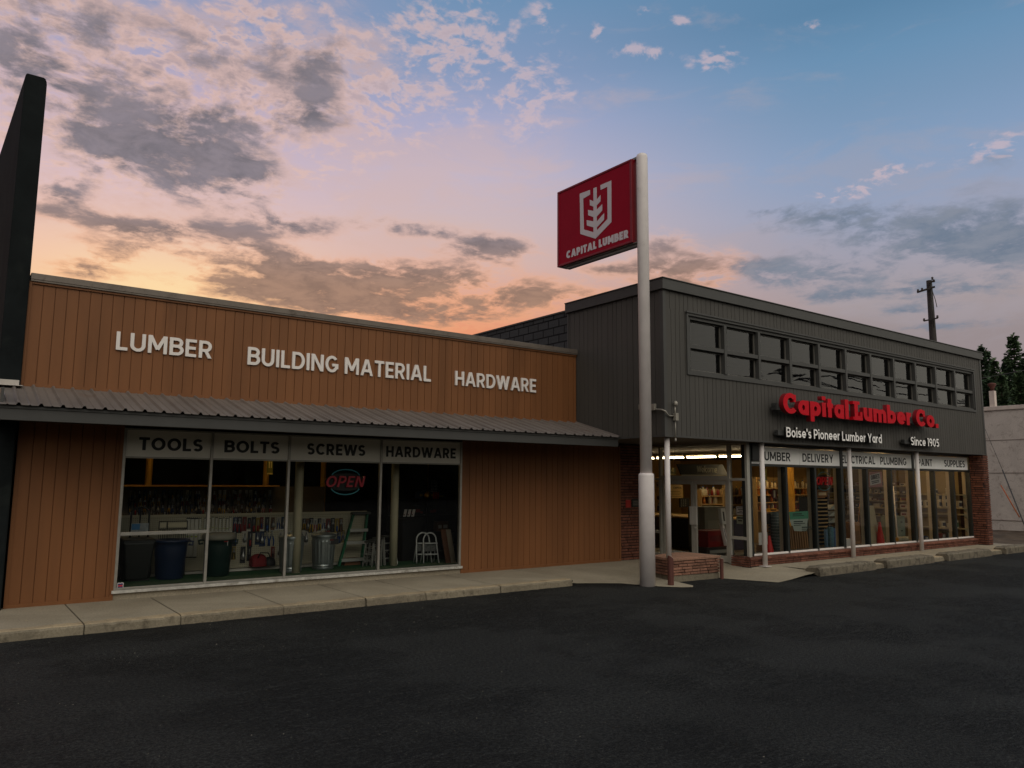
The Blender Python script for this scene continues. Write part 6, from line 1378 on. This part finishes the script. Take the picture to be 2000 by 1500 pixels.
# flyer on the second pane
t = thing('window_flyer', 'green and white printed flyer taped inside the second shopfront pane', 'flyer', (18, YG+.1, 1.0)); Y = YG+.06
def poly_px(px_, y): return [(lambda q: (q.x, y, q.z))(PY(u, v, y)) for u, v in px_]
for nm, px_, y, m_ in (('green_sheet', [(1541, 1000), (1579, 998), (1579, 1015), (1543, 1017)], Y+.006, C('flyer_green', 84, 150, 118)), ('white_sheet', [(1542, 1015), (1578, 1013), (1577, 1022), (1546, 1027)], Y+.003, C('flyer_white', 176, 184, 172)), ('lower_sheet', [(1548, 1026), (1577, 1021), (1577, 1034), (1572, 1038), (1551, 1037)], Y, C('flyer_pale', 170, 178, 166))):
    f = poly_px(px_, y); b = MB(); b.hexa(f, [(p[0], p[1]+.002, p[2]) for p in f]); o = b.build(nm, m_, t)
    b = MB()
    for k in range(3 if nm != 'green_sheet' else 2):
        us = (px_[0][0]+px_[3][0])/2+6; v = px_[0][1]+4+k*3.6; a, c_ = PY(us, v, y), PY(us+(18, 22, 14)[k], v-.6, y); b.bar((a.x, y-.002, a.z), (c_.x, y-.002, c_.z), .002, .03 if k == 0 else .02)
    b.build('print', C('flyer_ink', 52, 64, 58), o)
# timber boards standing in a rack
t0_ = None; TIM = C('raw_timber', 150, 108, 60, var=.2, vscale=4, stretch=(4, 4, .4))
for k in range(9):
    u = 1543+k*4.6; q = PY(u, 1070, 12.2); zt = PY(u, (1020, 1026, 1030, 1024, 1029, 1026, 1031, 1025, 1015)[k], 12.2).z; b = MB(); w = .026; lean = rnd.uniform(-.02, .02)
    b.hexa([(q.x-w, 12.2, .126), (q.x+w, 12.2, .126), (q.x+w, 12.29, .126), (q.x-w, 12.29, .126)], [(q.x-w+lean, 12.26, zt), (q.x+w+lean, 12.26, zt), (q.x+w+lean, 12.35, zt), (q.x-w+lean, 12.35, zt)])
    o = b.build('timber_board', TIM, None, bevel=.004); centre(o); tag(o, 'upright raw timber board below the green flyer', 'board', 'timber boards below the flyer')
open_sign(1593, 922, 1626, 958, 12.2, 'OPEN neon sign with red letters in the DELIVERY pane', NRL, ZB)
# moulding rack with tan edged trays
t = thing('tray_rack', 'black tray rack with many tan edged slats below the shopfront neon sign', 'rack', (19.6, 12.5, .125)); x0, x1, z0, z1 = rectY(1594, 974, 1617, 1068, 12.45)
for k in range(14):
    z = .2+(z1-.25)*k/13; b = MB(); b.box(x0, x1-.02*k*.0, 12.45, 12.95, z, z+.025); b.box(x0, x1, 12.44, 12.45, z-.004, z+.032, 1); b.build('tray', [DK, C('tray_edge', 164, 132, 84)], t)
for x in (x0-.015, x1+.015):
    b = MB(); b.box(x-.015, x+.015, 12.45, 12.95, .126, z1+.05); b.build('side', DK, t)
yb('display_box', 'brown and white display box on top of the tray rack', 'box', 1596, 957, 1616, 973, 12.5, .25, C('display_brown', 130, 86, 50), trim=C('display_cream', 206, 184, 150))
for k in range(3):
    x0, x1, z0, z1 = rectY(1619, 986+k*13, 1630, 995+k*13, 12.4); b = MB(); b.hexa([(x0, 12.4, z0), (x1, 12.4, z0), (x1, 12.4, z1), ], [(x0, 12.6, z0), (x1, 12.6, z0), (x1, 12.6, z1)]); b.box(x0, x1, 12.4, 12.62, z0-.02, z0-.001, 1)
    o = b.build('corner_bracket', [C('bracket_pale', 150, 152, 140), DK], None); centre(o); tag(o, 'pale triangular shelf bracket stacked beside the tray rack', 'bracket', 'brackets beside the tray rack')
for k, (u, m_, lab) in enumerate(((1617, C('wrap_blue', 96, 130, 160, var=.2, vscale=12), 'slim pale blue wrapped roll standing by the tray rack'), (1626, C('wrap_teal', 70, 120, 136, var=.35, vscale=10), 'thick teal printed roll in the middle of the blue rolls'), (1634, C('wrap_blue2', 80, 110, 150, var=.3, vscale=12), 'blue printed roll nearest the thick frame post'))):
    q = PY(u, 1060, 12.1); zt = PY(u, (1034, 1029, 1032)[k], 12.1).z; t = thing('wrapped_roll', lab, 'roll', (q.x, 12.15, .126), group='blue wrapped rolls'); r = (.05, .085, .06)[k]
    b = MB(); b.lathe((q.x, 12.15, .126), [(r*.95, 0), (r, .03), (r, zt-.17), (r*.9, zt-.126)], 20); b.build('wrap', m_, t); b = MB(); b.lathe((q.x, 12.15, zt-.006), [(r*.7, 0), (r*.7, .05), (r*.3, .05)], 16); b.build('core', DK, t)
# behind the ELECTRICAL pane
def end_shelves(label, y0, y1, vs, um, X, dep, m, back, bracket):
    t = thing('wall_shelves', label, 'shelves', (X+dep/2, (y0+y1)/2, .125)); zs_ = [PX(um, v, X).z for v in vs]
    for z in zs_:
        b = MB(); b.box(X, X+dep, y0, y1, z-.03, z); b.box(X-.006, X, y0, y1, z-.036, z+.004); b.build('shelf', m, t)
        if bracket: b = MB(); b.hexa([(X+dep, y0+.0, z-.03), (X+.04, y0, z-.03), (X+dep, y0, z-.2)], [(X+dep, y0+.02, z-.03), (X+.04, y0+.02, z-.03), (X+dep, y0+.02, z-.2)]); b.build('bracket', m, t)
    b = MB(); b.box(X+dep, X+dep+.012, y0, y1, .126, 2.7); b.build('back_panel', back, t)
    for y in (y0, y1):
        b = MB(); b.box(X+dep-.03, X+dep-.0005, y-.02, y+.02, .126, 2.7); b.build('upright', m, t)
    return zs_
zz = end_shelves('dim shelves of cartons behind the ELECTRICAL and PLUMBING panes', 13.42, 17.4, (948, 963, 977, 991, 1006, 1024), 1700, 27.2, .27, C('shelf_grey', 150, 140, 112), C('shelf_wall', 120, 104, 70), False)
for r_, z in enumerate(zz):
    for k in range(11):
        y = 13.55+3.7*(k+rnd.uniform(-.2, .2)+.3)/11; w, h = rnd.uniform(.06, .14), rnd.uniform(.07, .17); b = MB(); b.hexa([(27.23, y-w, z+.001), (27.42, y-w, z+.001), (27.42, y+w, z+.001), (27.23, y+w, z+.001)], [(27.23, y-w*.97, z+h), (27.42, y-w*.97, z+h), (27.42, y+w*.97, z+h), (27.23, y+w*.97, z+h)]); b.box(27.226, 27.2295, y-w*.6, y+w*.6, z+h*.3, z+h*.75, 1)
        o = b.build('shelf_carton', [CARDS[rnd.choice((1, 5, 1, 3, 4))], CARDS[rnd.choice((1, 2, 0))]], None, bevel=.004); centre(o); tag(o, 'small carton on the dim wall shelves behind the ELECTRICAL and PLUMBING panes', 'carton', 'cartons on the dim shelves')
yb('tall_carton', 'tall brown cardboard carton standing behind the second post', 'carton', 1668, 1020, 1680, 1066, 12.2, .35, C('cardboard', 140, 98, 58), trim=C('cardboard_dark', 112, 78, 46), zfloor=.126)
yb('white_carton', 'small white carton with black mark on the sill behind the second post', 'carton', 1652, 1052, 1662, 1066, 12.0, .2, WHITEL, trim=None, zfloor=.126)
for u0, v0, u1, v1, w, lab in ((1676, 1066, 1684, 975, .10, 'wide brown plank leaning behind the ELECTRICAL pane'), (1682, 1066, 1688, 1000, .05, 'narrow dark plank leaning beside the wide one')):
    a, c_ = PY(u0, v0, 12.3), PY(u1, v1, 12.7); b = MB(); b.hexa([(a.x-w, 12.3, .126), (a.x+w, 12.3, .126), (a.x+w, 12.33, .126), (a.x-w, 12.33, .126)], [(c_.x-w, 12.7, c_.z), (c_.x+w, 12.7, c_.z), (c_.x+w, 12.73, c_.z), (c_.x-w, 12.73, c_.z)]); o = b.build('plank', C('plank_brown', 112, 78, 44, var=.2, stretch=(4, 4, .4)), None, bevel=.004); centre(o); tag(o, lab, 'plank')
t = thing('window_poster', 'pink poster with tilted white card reading QUIKRETE in the shopfront glass', 'poster', (22.2, YG+.05, 2.0)); Y = YG+.05
f = poly_px([(1697, 952), (1723.5, 951), (1722, 921), (1697, 922)], Y); b = MB(); b.hexa(f, [(p[0], p[1]+.003, p[2]) for p in f]); pp = b.build('sheet', C('poster_pink', 150, 104, 96), t)
f = poly_px([(1700, 948.5), (1721, 943.5), (1718, 923), (1698.5, 928)], Y-.004); b = MB(); b.hexa(f, [(p[0], p[1]+.003, p[2]) for p in f]); cdp = b.build('white_card', C('poster_card', 176, 170, 162), t)
q0, q1 = PY(1701, 937.5, Y-.006), PY(1718, 934, Y-.006)
for o in text_on('QUIKRETE', q0, q1, .13, .002, BLACKL, t, w=.2, gap=.06, split=False): o.parent = cdp
b = MB()
for k, v in enumerate((941, 944)): a, c_ = PY(1702+k, v, Y-.006), PY(1717, v-3.2, Y-.006); b.bar((a.x, Y-.006, a.z), (c_.x, Y-.006, c_.z), .002, .025)
b.build('small_print', BLACKL, cdp)
x0, x1, z0, z1 = rectY(1697, 988, 1717, 1066, 12.1); b = MB(); b.hexa([(x0, 12.05, .126), (x1, 12.05, .126), (x1, 12.1, .126), (x0, 12.1, .126)], [(x0, 12.2, z1), (x1-.05, 12.2, z1), (x1-.05, 12.25, z1), (x0, 12.25, z1)]); o = b.build('beige_panel', C('panel_beige', 166, 154, 122, var=.05), None, bevel=.005); centre(o); tag(o, 'tall beige sheet panel leaning below the pink poster', 'panel')
q0, q1 = PY(1744.5, 950, 12.5), PY(1753, 1050, 12.05); b = MB(); b.tube([q1, q0], .02, 10); b.lathe((q0.x, q0.y, q0.z-.01), [(.026, -.04), (.026, .012), (.015, .012)], 10); o = b.build('white_pipe', WHITEL); centre(o); tag(o, 'slim white pipe leaning behind the PLUMBING pane', 'pipe')
q = PY(1764, 1055, 12.0); t = thing('pale_roll', 'pale roll lying on the sill behind the PLUMBING pane', 'roll', (q.x, 12.0, .34)); b = MB(); b.tube([(q.x-.36, 12.0, .40), (q.x+.32, 12.0, .40)], .075, 18); b.build('wrap', CREAM, t); b = MB(); b.tube([(q.x-.37, 12.0, .40), (q.x-.355, 12.0, .40)], .06, 16); b.build('yellow_end', C('case_yellow', 206, 150, 30), t)
# raised sill board carrying things near the glass
b = MB(); b.box(xL, xR, YG+.36, 12.35, .126, .325); b.build('window_bench', C('bench_dark', 66, 56, 44), store)
# paint shelves at the right end
PWT = C('shelf_cream', 176, 164, 128)
zsv = end_shelves('cream bracketed shelves of paint behind the PAINT and SUPPLIES panes', 11.68, 13.3, (965, 991, 1003, 1030), 1840, 27.2, .28, PWT, C('paint_wall', 150, 134, 92), True)
for k in range(7): bottle(27.3, 11.86+k*.21, zsv[1], 2, 1, 1.2, 'white paint can in the row on the second cream shelf', 'paint cans on the cream shelves')
for k in range(3): bottle(27.3, 12.28+k*.21, zsv[1]+.23, 2, 1, 1.15, 'white paint can stacked on the row of cans', 'stacked paint cans')
for y_, k_, s_, lab in ((12.42, 1, 1.1, 'single white paint can on the lowest cream shelf'), (12.22, 1, .75, 'small white paint can next to the single can'), (12.0, 2, 1.2, 'white jug with green label on the lowest cream shelf'), (12.65, 1, .6, 'smallest white paint can at the left of the lowest cream shelf')):
    bottle(27.3, y_, zsv[3], 2, k_, s_, lab, 'paints on the lowest shelf')
bottle(27.3, 12.15, zsv[0], 2, 1, 1.1, 'white tub at the right of the top cream shelf', 'tubs on the top shelf'); bottle(27.3, 12.6, zsv[0], 2, 1, .9, 'smaller white tub at the left of the top cream shelf', 'tubs on the top shelf')
for k, u in enumerate((1797, 1808, 1842, 1853)): b = MB(); x = PY(u, 1050, 11.98).x-.12; h = .40+.04*k; b.hexa([(x, 11.95, .326), (x+.26, 11.95, .326), (x+.26, 12.15, .326), (x, 12.15, .326)], [(x+.01, 11.96, h), (x+.25, 11.96, h), (x+.25, 12.14, h), (x+.01, 12.14, h)]); b.box(x+.05, x+.2, 11.946, 11.9495, .345, h-.03, 1); o = b.build('bench_carton', [CARDS[(1, 3, 2, 0)[k]], CARDS[(0, 1, 1, 1)[k]]], None, bevel=.006); centre(o); tag(o, ('white', 'blue', 'dark red', 'black')[k]+' carton on the bench below the cream paint shelves', 'carton')
t = thing('file_cabinet', 'grey green drawer cabinet behind the PLUMBING pane', 'cabinet', (23.9, 12.9, .125)); x0, x1, z0, z1 = rectY(1752, 1008, 1768, 1056, 12.4); b = MB(); b.box(x0, x1, 12.4, 12.9, .126, z1); b.build('body', C('cabinet_green', 110, 118, 102), t, bevel=.006)
for k in range(3):
    b = MB(); z = .2+k*(z1-.25)/3; b.box(x0+.03, x1-.03, 12.385, 12.399, z, z+(z1-.3)/3-.03); dr = b.build('drawer', C('cabinet_green2', 120, 128, 112), t, bevel=.004); b = MB(); b.box((x0+x1)/2-.05, (x0+x1)/2+.05, 12.37, 12.3845, z+.12, z+.15); b.build('handle', DK, dr)
